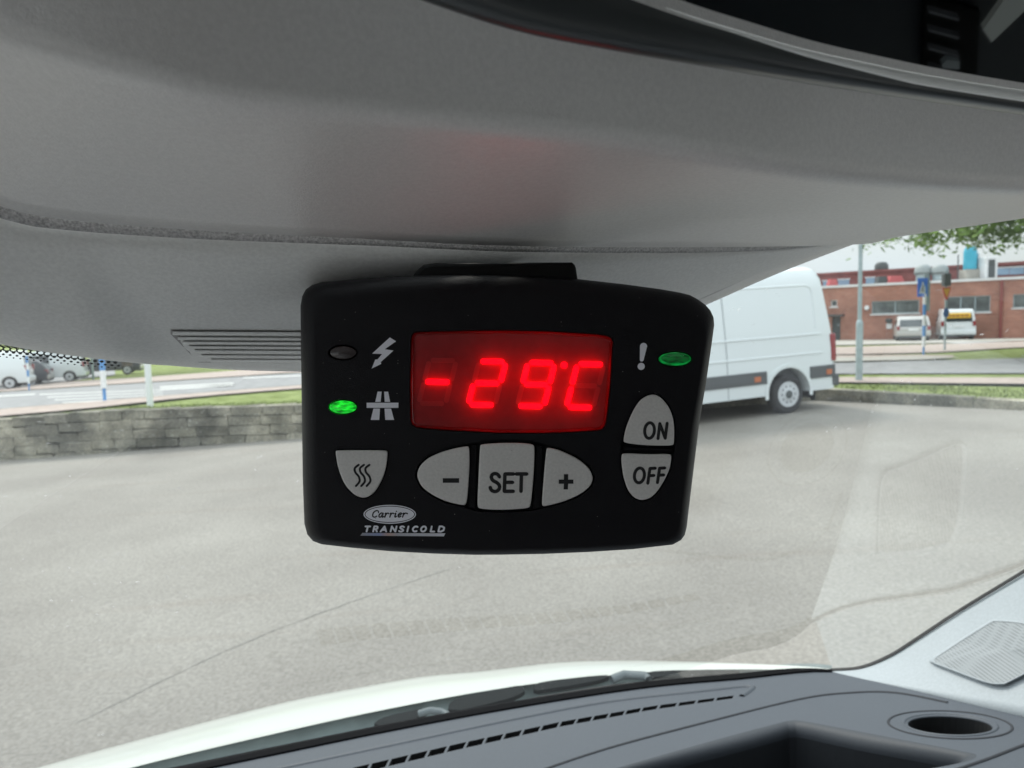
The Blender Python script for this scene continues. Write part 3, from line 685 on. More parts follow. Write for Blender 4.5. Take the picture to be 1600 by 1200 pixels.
# ==================================================================  TREES
M_LEAF = mat('leaf', (.10, .18, .04), .6, nscale=.9, col2=(.22, .33, .08), detail=3, spec=.2)
M_BARK = mat('bark', (.10, .08, .06), .95, noise=.3, nscale=8, bump=.6, bscale=20, bdist=.03)
def tree(name, label, base, trunk_h, cr_, ch, n_cl, leaf, seed, off=(0, 0)):
    rt = random.Random(seed); e = empty(name, base, label, 'tree')
    cx, cy = off; c = Vector((cx, cy, trunk_h + ch * .55))
    vs_, fs = [], []
    def limb(a, b, ra, rb, seg=6):
        d = (b - a).normalized(); s_ = d.orthogonal().normalized(); t_ = d.cross(s_); i = len(vs_)
        for p, r_ in ((a, ra), ((a + b) / 2 + Vector((rt.uniform(-.1, .1), rt.uniform(-.1, .1), 0)), (ra + rb) / 2), (b, rb)):
            for k in range(seg): an = 2 * math.pi * k / seg; vs_.append(p + (s_ * math.cos(an) + t_ * math.sin(an)) * r_)
        for j in range(2):
            for k in range(seg): fs.append((i + j * seg + k, i + j * seg + (k + 1) % seg, i + (j + 1) * seg + (k + 1) % seg, i + (j + 1) * seg + k))
    limb(Vector((0, 0, -.2)), Vector((0, 0, trunk_h)), .32, .22, 10)
    tips = []
    for k in range(26):
        a = rt.uniform(0, 6.28); st = Vector((0, 0, trunk_h * rt.uniform(.8, 1) + ch * rt.uniform(0, .3)))
        dr_ = Vector((math.cos(a), math.sin(a), rt.uniform(-.25, .9))); tip = c + Vector((dr_.x * cr_ * rt.uniform(.6, .95), dr_.y * cr_ * rt.uniform(.6, .95), dr_.z * ch * .5))
        limb(st, tip, .10, .03, 5); tips.append((st, tip))
    mk('trunk', vs_, fs, M_BARK, e, True)
    lv, lf = [], []
    for _ in range(n_cl):
        if rt.random() < .45: s0, t0 = rt.choice(tips); cc = s0.lerp(t0, rt.uniform(.55, 1.08))
        else:
            while True:
                q = Vector((rt.uniform(-1, 1), rt.uniform(-1, 1), rt.uniform(-1, 1)))
                if .5 < q.length < 1: break
            rq = math.hypot(q.x, q.y); zq = q.z if q.z > 0 else -rt.random() ** .6 * .8; cc = c + Vector((q.x * cr_, q.y * cr_, zq * ch * .55))
        rad = rt.uniform(.25, .6)
        for _ in range(26):
            p = cc + Vector((rt.gauss(0, rad * .5), rt.gauss(0, rad * .5), rt.gauss(0, rad * .35)))
            n1 = Vector((rt.gauss(0, 1), rt.gauss(0, 1), rt.gauss(0, 1))).normalized(); n2 = n1.orthogonal().normalized(); l = leaf * rt.uniform(.6, 1.3); i = len(lv)
            lv += [p - n1 * l, p + n2 * l * .45, p + n1 * l, p - n2 * l * .45]; lf.append((i, i + 1, i + 2, i + 3))
    mk('crown', lv, lf, M_LEAF, e)
    return e
tree('leafy_tree', 'broad leafy tree whose low branches hang into the upper right over the brick building', (19.6, 21.5, .35), 2.9, 8.5, 7.5, 3600, .12, 3)
M_FARLEAF = M_LEAF
tree('leafy_tree', 'round tree far behind the left parking row', (-24, 46, 0), 3, 5, 6, 350, .25, 4)

# ==================================================================  OUR OWN VAN'S CAB
YAW = R(20)
VF = Vector((-math.sin(YAW), math.cos(YAW), 0)); VR = Vector((math.cos(YAW), math.sin(YAW), 0))
cabM = Matrix.Rotation(YAW, 4, 'Z')
def V2W(x, y, z): return VR * x + VF * y + Vector((0, 0, z))
def w2v(p): return p.dot(VR), p.dot(VF), p.z
def wshield_y(x, z): return .30 + (2.05 - z) / 1.02 - .22 * x * x
def WD(u, v):
    r = ray(u, v); lo, hi = .05, 3.
    for _ in range(40):
        m = (lo + hi) / 2; x, y, z = w2v(EYE + r * m)
        if y < wshield_y(x, z): lo = m
        else: hi = m
    return lo
def DASHD(u, v, lift=0.0):
    """depth where the dashboard plane is met"""
    r = ray(u, v); k = .27
    # z = 2-.42 -k*(yv-.7)+lift
    return (-.42 + k * .7 + lift) / (r.z + k * r.dot(VF))
def plane_depth(u, v, z, k=0.0, y0=1.0):
    r = ray(u, v); return (z - 2 + k * y0) / (r.z + k * r.dot(VF))

def plastic(name, col, rough, bs=900, bump=.25, noise=.06, spec=.5):
    m = bpy.data.materials.new(name); m.use_nodes = True; n = m.node_tree; b = n.nodes['Principled BSDF']; MATS[name] = m
    t = n.nodes.new('ShaderNodeTexCoord'); v = t.outputs['Object']
    a = tex(n, 'Noise', bs * .45, 2, v); lo = tuple(c * (1 - noise) for c in col); hi = tuple(c * (1 + noise) for c in col)
    n.links.new(ramp(n, a.outputs[0], .3, .7, lo, hi), b.inputs['Base Color'])
    b.inputs['Roughness'].default_value = rough; b.inputs['Specular IOR Level'].default_value = spec
    z = tex(n, 'Noise', bs, 2, v); bp = n.nodes.new('ShaderNodeBump'); bp.inputs['Strength'].default_value = bump; bp.inputs['Distance'].default_value = .0004
    n.links.new(z.outputs[0], bp.inputs['Height']); n.links.new(bp.outputs[0], b.inputs['Normal']); return m
M_CONS = plastic('console_grey', (.66, .645, .635), .35, 1700, .24, .05, spec=.95)
M_COVER = plastic('cover_grey', (.76, .76, .745), .5, 1600, .25)
M_DASH = plastic('dash_grey', (.054, .063, .078), .55, 900, .2)
M_PILLAR = plastic('pillar_grey', (.36, .39, .41), .6, 900, .2)
M_GROOVE = plastic('lip_grain', (.46, .45, .45), .35, 2600, 1.0, .35)
M_RUBBER = mat('rubber_seal', (.012, .012, .013), .6)
M_LINER = mat('headliner_fabric', (.50, .50, .505), .95)
M_BLACKG = mat('black_gloss', (.012, .013, .015), .22, spec=.6)

cab = empty('van_cab', (0, 0, 0), 'grey cab of the van we sit in: windscreen, dashboard, overhead console and white bonnet', 'van cab')
def pxgrid(name, top, bot, nu, nv, m, parent=cab, u0_=None, u1=None, thick=.002, dfun=None, shape=None, smooth=True):
    """surface between two curves [(u, v, depth)]; straight in space between them"""
    u0_ = top[0][0] if u0_ is None else u0_; u1 = top[-1][0] if u1 is None else u1; vs_ = []
    for j in range(nv + 1):
        t = j / nv
        for i in range(nu + 1):
            u = u0_ + (u1 - u0_) * i / nu
            a = interp(top, u); b = interp(bot, u)
            pa, pb = P(u, a[0], a[1]), P(u, b[0], b[1])
            p = pa.lerp(pb, t)
            if shape: p = p + shape(u, t)
            vs_.append(p)
    fs = [(j * (nu + 1) + i, j * (nu + 1) + i + 1, (j + 1) * (nu + 1) + i + 1, (j + 1) * (nu + 1) + i) for j in range(nv) for i in range(nu)]
    o = mkw(name, vs_, fs, m, parent, smooth)
    if thick: solid(o, thick, 1)
    return o
# ---- overhead console
C0 = smooth_pts([(-420, 190, .175), (-200, 250, .19), (0, 312, .212), (90, 332, .22), (300, 350, .23), (560, 364, .245), (800, 376, .262), (1100, 379, .30), (1345, 375, .335), (1400, 364, .345), (1600, 335, .375), (1900, 290, .42)], 5)
C0 = [(u, v, min(d, WD(u, v) - .006)) for u, v, d in C0]
C1 = smooth_pts([(-420, -250, .14), (-200, -60, .145), (0, 38, .15), (200, 105, .155), (400, 150, .163), (800, 195, .182), (1000, 220, .195), (1300, 268, .22), (1600, 293, .25), (1900, 305, .28)], 5)
C2 = [(u, v - 430, d * .93) for u, v, d in C1]
def prof_console(name):
    nu = 120; vs_ = []; rows = []
    for i in range(nu + 1):
        u = -420 + 2320 * i / nu
        a = interp(C0, u); b = interp(C1, u); c = interp(C2, u)
        p0, p1, p2 = P(u, *a), P(u, *b), P(u, *c)
        col = []
        rr = .10
        q0, q2 = p1.lerp(p0, .07), p1.lerp(p2, .05)
        for t in (0, .1, .25, .5, .75): 
            p = p0.lerp(q0, t) ; p.z += .0012 * math.sin(t * math.pi); col.append(p)
        for k in range(8):
            t = k / 7; col.append(q0 * (1 - t) ** 2 + p1 * 2 * t * (1 - t) + q2 * t * t)
        for t in (.3, .6, 1): col.append(q2.lerp(p2, t))
        rows.append(col)
    m_ = len(rows[0]); vs_ = [p for c in rows for p in c]
    fs = [(i * m_ + j, i * m_ + j + 1, (i + 1) * m_ + j + 1, (i + 1) * m_ + j) for i in range(nu) for j in range(m_ - 1)]
    o = mkw(name, vs_, fs, M_CONS, cab, True); solid(o, .002, -1); return o
console = prof_console('overhead_console')
# ---- lip under the console edge
S_TOP = [(u, v + 1, d + .0015) for u, v, d in C0]
S_BOT = [(u, v + interp([(-420, 36), (0, 29), (95, 26), (300, 23), (640, 18), (1100, 16), (1235, 12), (1300, 5), (1345, 1), (1900, 1)], u), d + .004) for u, v, d in C0]
S_TOP2 = [(u, v + 3, d) for u, v, d in S_TOP]
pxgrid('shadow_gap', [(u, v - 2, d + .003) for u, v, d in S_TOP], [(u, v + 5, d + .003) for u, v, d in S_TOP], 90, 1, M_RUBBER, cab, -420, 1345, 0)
lip = pxgrid('console_lip', S_TOP2, S_BOT, 90, 3, M_GROOVE, cab, -420, 1345, .001)
# ---- sensor cover between the lip and the windscreen
K = smooth_pts([(-420, 440), (-200, 492), (0, 535), (130, 556), (230, 568), (330, 576), (430, 580), (560, 580), (750, 570), (900, 548), (1000, 520), (1110, 472), (1220, 424), (1345, 376)], 5)
K = [(u, v, WD(u, v) - .006) for u, v in K]
SB = [(u, v, d + .002) for u, v, d in S_BOT]
def cover_shape(u, t):
    k = max(0, min(1, .5 + (105 + 190 * t - u) / 90)); k = k * k * (3 - 2 * k)
    return min(1, max(0, (1330 - u) / 500)) * Vector((0, 0, -.008 * math.sin(math.pi * t) - .006 * k * math.sin(math.pi * min(1, t * 1.0))))
cover = pxgrid('sensor_cover', SB, K, 90, 14, M_COVER, cab, -420, 1345, .0015, shape=cover_shape)
def cover_pt(u, v, lift=0.0):
    a = interp(SB, u); b = interp(K, u); lo, hi = 0., 1.
    for _ in range(30):
        m_ = (lo + hi) / 2; p = P(u, a[0], a[1]).lerp(P(u, b[0], b[1]), m_) + cover_shape(u, m_)
        q = p - EYE; vv = 600 - F * q.dot(CU) / q.dot(fwd)
        if vv < v: lo = m_
        else: hi = m_
    # re-aim so that the point lies in direction (u, v)
    q = p - EYE; d = q.dot(fwd)
    return P(u, v, d - lift)
QT = smooth_pts([(1040, 500), (1075, 474), (1110, 458), (1190, 421), (1262, 389), (1345, 374)], 5)
QB = [(u, interp(K, u)[0] + 1.5, interp(K, u)[1] - .010) for u, v in QT]
QT3 = []
for (u, v), (_, vb0, q) in zip(QT, QB):
    vv = min(v, vb0 - 1); pp_ = cover_pt(u, max(vv, interp(SB, u)[0] + .5)); QT3.append((u, vv, (pp_ - EYE).dot(fwd) + .0008))
pxgrid('glass_edge_trim', QT3, QB, 40, 4, M_CONS, cab, 1040, 1345, .0005)
RV = [515.4, 524, 531, 538, 544.5, 552, 558.6, 566]; RU = [265.5, 273.6, 282, 291, 300, 310.5, 325.5, 345]
for k in range(7):
    va, vb_ = RV[k] + 2.0, RV[k + 1] - .2
    vs2, fs2 = [], []
    N = 24
    for i in range(N + 1):
        u = RU[k] + 4 + (620 - RU[k]) * i / N
        sag = (u - 265) * .006
        for v_, l_ in ((va, .0), (va + .7, .0012), ((va + vb_) / 2, .0018), (vb_ - .7, .0012), (vb_, .0)): vs2.append(cover_pt(u, v_ + sag, l_ + .0006))
    for i in range(N):
        for j in range(4): fs2.append((i * 5 + j, i * 5 + j + 1, i * 5 + 6 + j, i * 5 + 5 + j))
    fs2 += [(0, 1, 2, 3, 4), tuple(N * 5 + j for j in (4, 3, 2, 1, 0))]
    mkw('rib', vs2, fs2, M_COVER, cover)
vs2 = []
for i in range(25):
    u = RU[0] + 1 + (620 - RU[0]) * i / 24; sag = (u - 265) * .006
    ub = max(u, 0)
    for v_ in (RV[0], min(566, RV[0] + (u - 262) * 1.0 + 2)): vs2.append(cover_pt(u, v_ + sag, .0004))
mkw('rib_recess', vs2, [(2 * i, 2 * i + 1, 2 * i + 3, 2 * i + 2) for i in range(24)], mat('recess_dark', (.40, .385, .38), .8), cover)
# ---- windscreen
M_WS = glass_mat('windscreen_glass', (.955, .96, .92), 0.0, dirt=.016, extra=.085)
vs2 = []; XS = [(-1.0 + 2.0 * i / 40) for i in range(41)]; ZS = [1.42 + .74 * j / 16 for j in range(17)]
for z in ZS:
    for x in XS: vs2.append(V2W(x, wshield_y(x, z), z))
glass = mkw('windscreen', vs2, [(j * 41 + i, j * 41 + i + 1, (j + 1) * 41 + i + 1, (j + 1) * 41 + i) for j in range(16) for i in range(40)], M_WS, cab, True)
# dotted frit along the top edge
vs2, fs2 = [], []
def frit_dot(u, v, ru, rv, d):
    i = len(vs2)
    for k in range(10): a = k * .6283; vs2.append(P(u + ru * math.cos(a), v + rv * math.sin(a), d))
    fs2.append(tuple(range(i, i + 10)))
for i in range(-25, 18):
    u = i * 10.6; e0 = interp([(-420, 440), (-200, 492), (0, 540), (130, 561), (230, 572), (330, 580)], u)
    for row, (dv, r_) in enumerate(((7.5, 2.4), (12, 1.8), (16, 1.2))):
        uu = u + (5.3 if row % 2 else 0)
        vv = interp([(-420, 445), (-200, 497), (0, 541), (130, 555), (230, 563), (330, 572)], uu) + dv
        frit_dot(uu, vv, r_ * 1.35, r_ * .8, WD(uu, vv) - .0015)
frit = mkw('frit_dot', vs2, fs2, mat('frit_black', (.006, .006, .006), .6), glass); tag(frit, kind='stuff')
# perforated part of the frit: plate with holes
vs2, fs2 = [], []
def perf(u, v, wu, wv, ru, rv):
    i = len(vs2); sq = [(-1, -1), (0, -1), (1, -1), (1, 0), (1, 1), (0, 1), (-1, 1), (-1, 0)]
    for a, b in sq: vs2.append(P(u + a * wu, v + b * wv, WD(u, v) - .0015))
    for k in range(8):
        an = math.atan2(sq[k][1], sq[k][0]); vs2.append(P(u + ru * math.cos(an), v + rv * math.sin(an), WD(u, v) - .0015))
    for k in range(8): fs2.append((i + k, i + (k + 1) % 8, i + 8 + (k + 1) % 8, i + 8 + k))
for i in range(-40, 13):
    for row in range(4):
        uu = i * 10.6 + (5.3 if row % 2 else 0); vv = interp([(-420, 445), (-200, 497), (0, 541), (130, 556), (230, 564), (330, 572)], uu) + 3.0 - row * 6.4
        rr_k = max(.35, 1 - row * .18)
        perf(uu, vv, 5.35, 3.25, 4.3 * rr_k, 2.4 * rr_k)
mkw('frit_band', vs2, fs2, MATS['frit_black'], glass)

# ---- dashboard
DT = smooth_pts([(-300, 1300), (100, 1243), (400, 1183), (600, 1142), (800, 1105), (1000, 1074), (1150, 1060), (1300, 1048), (1420, 1075), (1540, 1105), (1640, 1128), (1900, 1190)], 5)
def dash_grid():
    nu, nv = 110, 30; vs_ = []
    hole = lambda u, v: ((u - 1485) / 68) ** 2 + ((v - 1132) / 15) ** 2 < 1
    for j in range(nv + 1):
        for i in range(nu + 1):
            u = -300 + 2200 * i / nu; v0 = interp(DT, u); v = v0 + (1420 - v0) * (j / nv) ** 1.3
            vs_.append(P(u, v, DASHD(u, v)))
    return vs_, [(j * (nu + 1) + i, j * (nu + 1) + i + 1, (j + 1) * (nu + 1) + i + 1, (j + 1) * (nu + 1) + i) for j in range(nv) for i in range(nu)]
# dashboard top as a plane polygon with real openings (cup holder, tray, defroster)
def on_dash(pts, lift=0.0): return [P(u, v, DASHD(u, v, lift)) for u, v in pts]
outer = [(u, v) for u, v in DT] + [(1900, 1500), (-300, 1500)]
cup = [(1485 + 69 * math.cos(-a * math.pi / 20), 1133 + 15.5 * math.sin(-a * math.pi / 20) + .03 * 69 * math.cos(-a * math.pi / 20) * 1.6) for a in range(40)]
tray = smooth_pts([(925, 1211), (1100, 1161), (1212, 1131), (1235, 1126), (1262, 1128), (1380, 1150), (1500, 1173), (1526, 1181), (1500, 1193), (1400, 1212), (1300, 1240), (1150, 1270), (980, 1285), (890, 1250)], 4)[:-1]
slots = []
SL0, SL1 = (520, 1209), (1150, 1088)
def slot_c(t):  # centre line of the defroster row
    return interp([(0, 520, 1213), (.3, 720, 1166), (.55, 880, 1131), (.8, 1020, 1106), (1, 1150, 1088.5)], t)
NSL = 22
for k in range(NSL):
    t0, t1 = k / NSL, (k + .86) / NSL
    a, b = slot_c(t0), slot_c(t1); h = interp([(0, 6.5), (1, 2.2)], (t0 + t1) / 2)
    slots.append([(a[0] + h * .2, a[1] - h), (b[0] + h * .2, b[1] - h), (b[0] - h * .8, b[1] + h), (a[0] - h * .8, a[1] + h)])
polys2d = [outer, cup, tray] + slots
pls = [[Vector((u, v, 0)) for u, v in pl] for pl in polys2d]
tris = tessellate_polygon(pls); flat = [p for pl in polys2d for p in pl]
vs2 = on_dash(flat); nf = len(flat)
fs2 = [tuple(t) for t in tris]
dash = mkw('dashboard', vs2, fs2, M_DASH, cab)
bm = bmesh.new(); bm.from_mesh(dash.data); bmesh.ops.recalc_face_normals(bm, faces=bm.faces)
for f_ in bm.faces:
    if f_.normal.z < 0: f_.normal_flip()
bm.to_mesh(dash.data); bm.free()
def well(name, pl, depth, m, parent, taper=1.0, floor=True, roll=0, lipm=None):
    top = on_dash(pl); n = len(pl); c = sum(top, Vector()) / n
    bot = [c + (p - c) * taper - Vector((0, 0, depth)) for p in top]
    if roll:
        rings_ = [top]; kk = []
        for q in range(1, 8):
            t = q / 7 * math.pi / 2; rr_ = [p + (c - p).normalized() * roll * math.sin(t) - Vector((0, 0, roll * (1 - math.cos(t)))) for p in top]; rings_.append(rr_)
        o2 = mkw(name + '_lip', [p for r_ in rings_ for p in r_], [(j * n + i, j * n + (i + 1) % n, (j + 1) * n + (i + 1) % n, (j + 1) * n + i) for j in range(7) for i in range(n)], lipm or M_DASH, parent, True)
        bot = [c + (p - c) * taper - Vector((0, 0, depth)) for p in rings_[-1]]; top = rings_[-1]
    fs_ = [(i, (i + 1) % n, (i + 1) % n + n, i + n) for i in range(n)]
    if floor: fs_.append(tuple(range(n, 2 * n)))
    o = mkw(name, top + bot, fs_, m, parent); return o
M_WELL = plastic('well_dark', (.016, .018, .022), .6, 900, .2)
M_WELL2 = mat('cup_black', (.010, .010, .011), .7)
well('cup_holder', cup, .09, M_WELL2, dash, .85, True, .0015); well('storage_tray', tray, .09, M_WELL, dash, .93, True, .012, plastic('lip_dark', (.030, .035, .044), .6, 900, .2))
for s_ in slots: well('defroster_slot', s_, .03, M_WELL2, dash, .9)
# trim lines / raised borders on the dashboard
def bead(name, pts, w, h, m, parent, closed=False):
    """rounded ridge of half width w (m) along dash points"""
    ps = on_dash(pts); n = len(ps); vs_, fs_ = [], []
    for i, p in enumerate(ps):
        a = ps[(i - 1) % n] if closed or i else ps[0]; b = ps[(i + 1) % n] if closed or i < n - 1 else ps[-1]
        d = (b - a).normalized(); s_ = d.cross(Vector((0, 0, 1))).normalized()
        for k, hh in ((-1, -.001), (-.5, h * .8), (0, h), (.5, h * .8), (1, -.001)): vs_.append(p + s_ * w * k + Vector((0, 0, hh)))
    for i in range(n if closed else n - 1):
        for j in range(4): fs_.append((i * 5 + j, i * 5 + j + 1, ((i + 1) % n) * 5 + j + 1, ((i + 1) % n) * 5 + j))
    return mkw(name, vs_, fs_, m, parent, True)
bead('vent_border', smooth_pts([(430, 1203), (620, 1163), (800, 1125), (950, 1097), (1100, 1080), (1165, 1073), (1176, 1076), (1160, 1088)], 5), .004, .002, M_DASH, dash)
bead('trim_line', smooth_pts([(830, 1210), (950, 1170), (1100, 1130), (1250, 1093), (1330, 1083), (1400, 1083), (1480, 1098)], 5), .0022, .0012, mat('line_dark', (.022, .024, .03), .8), dash)
ringo = [(1485 + 97 * math.cos(-a * math.pi / 24), 1133 + 21.5 * math.sin(-a * math.pi / 24) + .05 * 97 * math.cos(-a * math.pi / 24)) for a in range(48)]
bead('cup_ring', ringo, .0016, .0008, MATS['line_dark'], dash, True)
ringi = [(1485 + 73 * math.cos(-a * math.pi / 24), 1133 + 17 * math.sin(-a * math.pi / 24) + .05 * 73 * math.cos(-a * math.pi / 24)) for a in range(48)]
bead('cup_rim', ringi, .0022, .001, M_DASH, dash, True)
bead('trim_line', smooth_pts([(1460, 1215), (1540, 1188), (1600, 1165), (1700, 1130)], 5), .0022, .0012, MATS['line_dark'], dash)
# seal along the foot of the glass
def dash_strip(name, curve, dv0, dv1, lift0, lift1, m, parent=cab, depthf=None):
    vs_ = []
    for u, v in curve:
        for dv, lf in ((dv0, lift0), (dv1, lift1)): 
            k = interp([(0, 1.5), (400, 1.25), (1300, .75), (1600, .8)], u)
            tp = min(1, max(.12, (1312 - u) / 90)) if dv < 0 else 1; vs_.append(P(u, v + dv * k * tp, DASHD(u, v + dv * k * tp, lf)))
    return mkw(name, vs_, [(2 * i, 2 * i + 1, 2 * i + 3, 2 * i + 2) for i in range(len(curve) - 1)], m, parent)
DTL = [p for p in DT if p[0] <= 1301]
o = dash_strip('windscreen_seal', DTL, -7.5, 1.5, .001, .001, mat('seal_matt', (.006, .006, .007), .9, spec=.05)); solid(o, .002, 0)
# ---- A-pillar trim with speaker grille
PT = smooth_pts([(1298, 1047), (1345, 1043), (1390, 1025), (1430, 1000), (1500, 954), (1600, 893), (1750, 800), (1900, 705)], 5)
PBc = smooth_pts([(1298, 1049), (1345, 1060), (1420, 1077), (1540, 1106), (1640, 1130), (1900, 1195)], 5)
def pil_d_bot(u, v): return DASHD(u, v)
PT3 = [(u, v, min(DASHD(1300, 1047) * interp([(1298, 1), (1500, .93), (1600, .88), (1900, .75)], u), WD(u, v) - .004)) for u, v in PT]
PB3 = [(u, v, DASHD(u, v) * .999) for u, v in PBc]
pillar = pxgrid('pillar_trim', PT3, PB3, 60, 14, M_PILLAR, cab, 1298, 1900, .003)
pxgrid('pillar_reflection_filler', [(u, v + 2, d + .002) for u, v, d in PT3], [(u + 12, v + 34, d * 1.30) for u, v, d in PT3], 60, 2, M_PILLAR, cab, 1306, 1900, 0)  # unseen sheet added behind the trim so the windscreen reflects pillar grey
def pil_pt(u, v, lift=0):
    a = interp(PT3, u); b = interp(PB3, u); t = (v - a[0]) / (b[0] - a[0])
    pa, pb = P(u, *a), P(u, *b); lo, hi = 0., 1.
    for _ in range(30):
        m_ = (lo + hi) / 2; q = pa.lerp(pb, m_) - EYE; vv = 600 - F * q.dot(CU) / q.dot(fwd)
        if vv < v: lo = m_
        else: hi = m_
    return P(u, v, q.dot(fwd) - lift)
vs2 = []
for u, v in PT:
    k = 2.3
    d = interp(PT3, u)[1] - .002
    vs2 += [P(u - k * .5, v - k, d), P(u + k * .5, v + k * .6, d - .003)]
o = mkw('pillar_seal', vs2, [(2 * i, 2 * i + 1, 2 * i + 3, 2 * i + 2) for i in range(len(PT) - 1)], M_RUBBER, cab); solid(o, .001, 0)
gr_out = smooth_pts([(1462, 1028), (1500, 1003), (1545, 975), (1560, 971), (1600, 975), (1680, 990), (1690, 1000), (1640, 1030), (1580, 1062), (1565, 1067), (1540, 1064), (1480, 1042), (1461, 1034), (1462, 1028)], 4)[:-1]
cx_, cy_ = 1575, 1018
def grille_mat():
    m = bpy.data.materials.new('grille_mesh'); m.use_nodes = True; n = m.node_tree; b = n.nodes['Principled BSDF']
    t = n.nodes.new('ShaderNodeTexCoord'); vo = tex(n, 'Voronoi', 480, 0, t.outputs['Object']); vo.inputs['Randomness'].default_value = 0.0
    n.links.new(ramp(n, vo.outputs['Distance'], .25, .45, (.14, .15, .155), (.29, .31, .32)), b.inputs['Base Color']); b.inputs['Roughness'].default_value = .6
    return m
vs2 = [pil_pt(u, v, .004) for u, v in gr_out] + [pil_pt(cx_, cy_, .005)]
ng = len(gr_out)
speaker = mkw('speaker_grille', vs2, [(i, (i + 1) % ng, ng) for i in range(ng)], grille_mat(), pillar)
vs2 = []
for k, l_ in ((1.07, .0005), (1.04, .005), (1.0, .0045)):
    vs2 += [pil_pt(cx_ + (u - cx_) * k, cy_ + (v - cy_) * k, l_) for u, v in gr_out]
mkw('grille_rim', vs2, [(j * ng + i, j * ng + (i + 1) % ng, (j + 1) * ng + (i + 1) % ng, (j + 1) * ng + i) for j in range(2) for i in range(ng)], M_PILLAR, pillar, True)

# ---- outside the glass: cowl, bonnet, wiper
M_BONNET = mat('bonnet_white', (.57, .585, .54), .35, coat=.5)
M_COWL = mat('cowl_grey', (.17, .21, .21), .75, spec=.25, noise=.15, nscale=20)
COWT = smooth_pts([(-300, 1345), (0, 1255), (180, 1203), (400, 1150), (600, 1106), (800, 1070), (1000, 1048), (1120, 1043), (1250, 1044), (1310, 1050)], 5)
BONT = smooth_pts([(-300, 1290), (0, 1222), (60, 1203), (280, 1143), (450, 1100), (560, 1078), (650, 1062), (700, 1056), (770, 1050), (870, 1038), (950, 1034), (1050, 1034), (1150, 1037), (1250, 1043), (1310, 1049)], 5)
cz = 1.50
cow_t3 = [(u, v, plane_depth(u, v, 1.485)) for u, v in COWT]
low = [(u, v + 24 + 6, plane_depth(u, v + 30, 1.465)) for u, v in DTL]
def cowd(u, v): return plane_depth(u, v, 1.48)
cow_b3 = []
for u, v, d in cow_t3:
    vv = interp(DT, u) + 22; cow_b3.append((u, vv, plane_depth(u, vv, 1.455)))
cowl = pxgrid('cowl', cow_t3, cow_b3, 60, 8, M_COWL, cab, -300, 1300, .01)
bt3 = [(u, v, plane_depth(u, v, 1.47, .10, 1.0)) for u, v in BONT]
bb3 = [(u, interp(COWT, u) + 3, plane_depth(u, interp(COWT, u) + 3, 1.492)) for u, v in BONT]
bonnet = pxgrid('bonnet', bt3, bb3, 70, 6, M_BONNET, cab, -300, 1300, 0, shape=lambda u, t: Vector((0, 0, .004 * math.sin(t * math.pi))))
# nose dropping away in front of the bonnet edge
vs2 = []
for i in range(71):
    u = -300 + 1600 * i / 70; a = interp(bt3, u); p = P(u, *a)
    for dy, dz in ((0, 0), (.03, -.012), (.10, -.06), (.16, -.2), (.18, -.7)): vs2.append(p + VF * dy + Vector((0, 0, dz)))
mkw('nose', vs2, [(i * 5 + j, i * 5 + j + 1, i * 5 + 6 + j, i * 5 + 5 + j) for i in range(70) for j in range(4)], M_BONNET, cab, True)
# cowl drain openings and ribs (dark shapes with lighter webs)
def cow_patch(name, pts, z, m, thick=.006):
    ps = [P(u, v, plane_depth(u, v, z)) for u, v in pts]; o = mkw(name, ps, [tuple(range(len(ps)))], m, cowl if name != 'wiper_arm' else cab); solid(o, thick, 0); return o
M_COWD = mat('cowl_dark', (.02, .023, .024), .9, spec=.1)
M_COWL2 = mat('cowl_web', (.13, .155, .165), .6)
cow_patch('cowl_opening', smooth_pts([(585, 1134), (600, 1124), (650, 1112), (668, 1112), (660, 1120), (640, 1130), (600, 1140)], 3), 1.492, M_COWD)
cow_patch('cowl_opening', smooth_pts([(700, 1112), (705, 1100), (730, 1090), (800, 1076), (815, 1076), (818, 1084), (790, 1096), (720, 1113)], 3), 1.492, M_COWD)
cow_patch('cowl_opening', smooth_pts([(833, 1080), (842, 1070), (900, 1062), (950, 1058), (935, 1066), (880, 1076), (840, 1082)], 3), 1.492, M_COWD)
cow_patch('cowl_opening', smooth_pts([(1015, 1057), (1020, 1052), (1080, 1050), (1150, 1051), (1140, 1055), (1060, 1060), (1018, 1061)], 3), 1.492, M_COWD)
def tube(name, pts, r, m, parent, n=8):
    vs_, fs_ = [], []
    for i, p in enumerate(pts):
        d = (pts[min(i + 1, len(pts) - 1)] - pts[max(i - 1, 0)]).normalized(); s_ = d.orthogonal().normalized() if abs(d.z) > .9 else d.cross(Vector((0, 0, 1))).normalized(); t_ = d.cross(s_)
        for k in range(n): a = 2 * math.pi * k / n; vs_.append(p + (s_ * math.cos(a) + t_ * math.sin(a)) * r)
    for i in range(len(pts) - 1):
        for k in range(n): fs_.append((i * n + k, i * n + (k + 1) % n, (i + 1) * n + (k + 1) % n, (i + 1) * n + k))
    return mkw(name, vs_, fs_, m, parent, True)
def cp(u, v, z): return P(u, v, plane_depth(u, v, z))
tube('wiper_blade', [cp(760, 1112, 1.50), cp(850, 1094, 1.50), cp(960, 1076, 1.50), cp(1080, 1064, 1.50), cp(1180, 1058, 1.50)], .006, M_RUBBER, cab)
tube('wiper_arm', [cp(955, 1062, 1.508), cp(975, 1054, 1.51), cp(1008, 1056, 1.51), cp(1013, 1062, 1.508)], .006, M_COWL2, cab)
tube('washer_pipe', [cp(655, 1115, 1.50), cp(672, 1110, 1.505), cp(690, 1112, 1.50), cp(700, 1118, 1.50)], .0045, M_COWL2, cab)

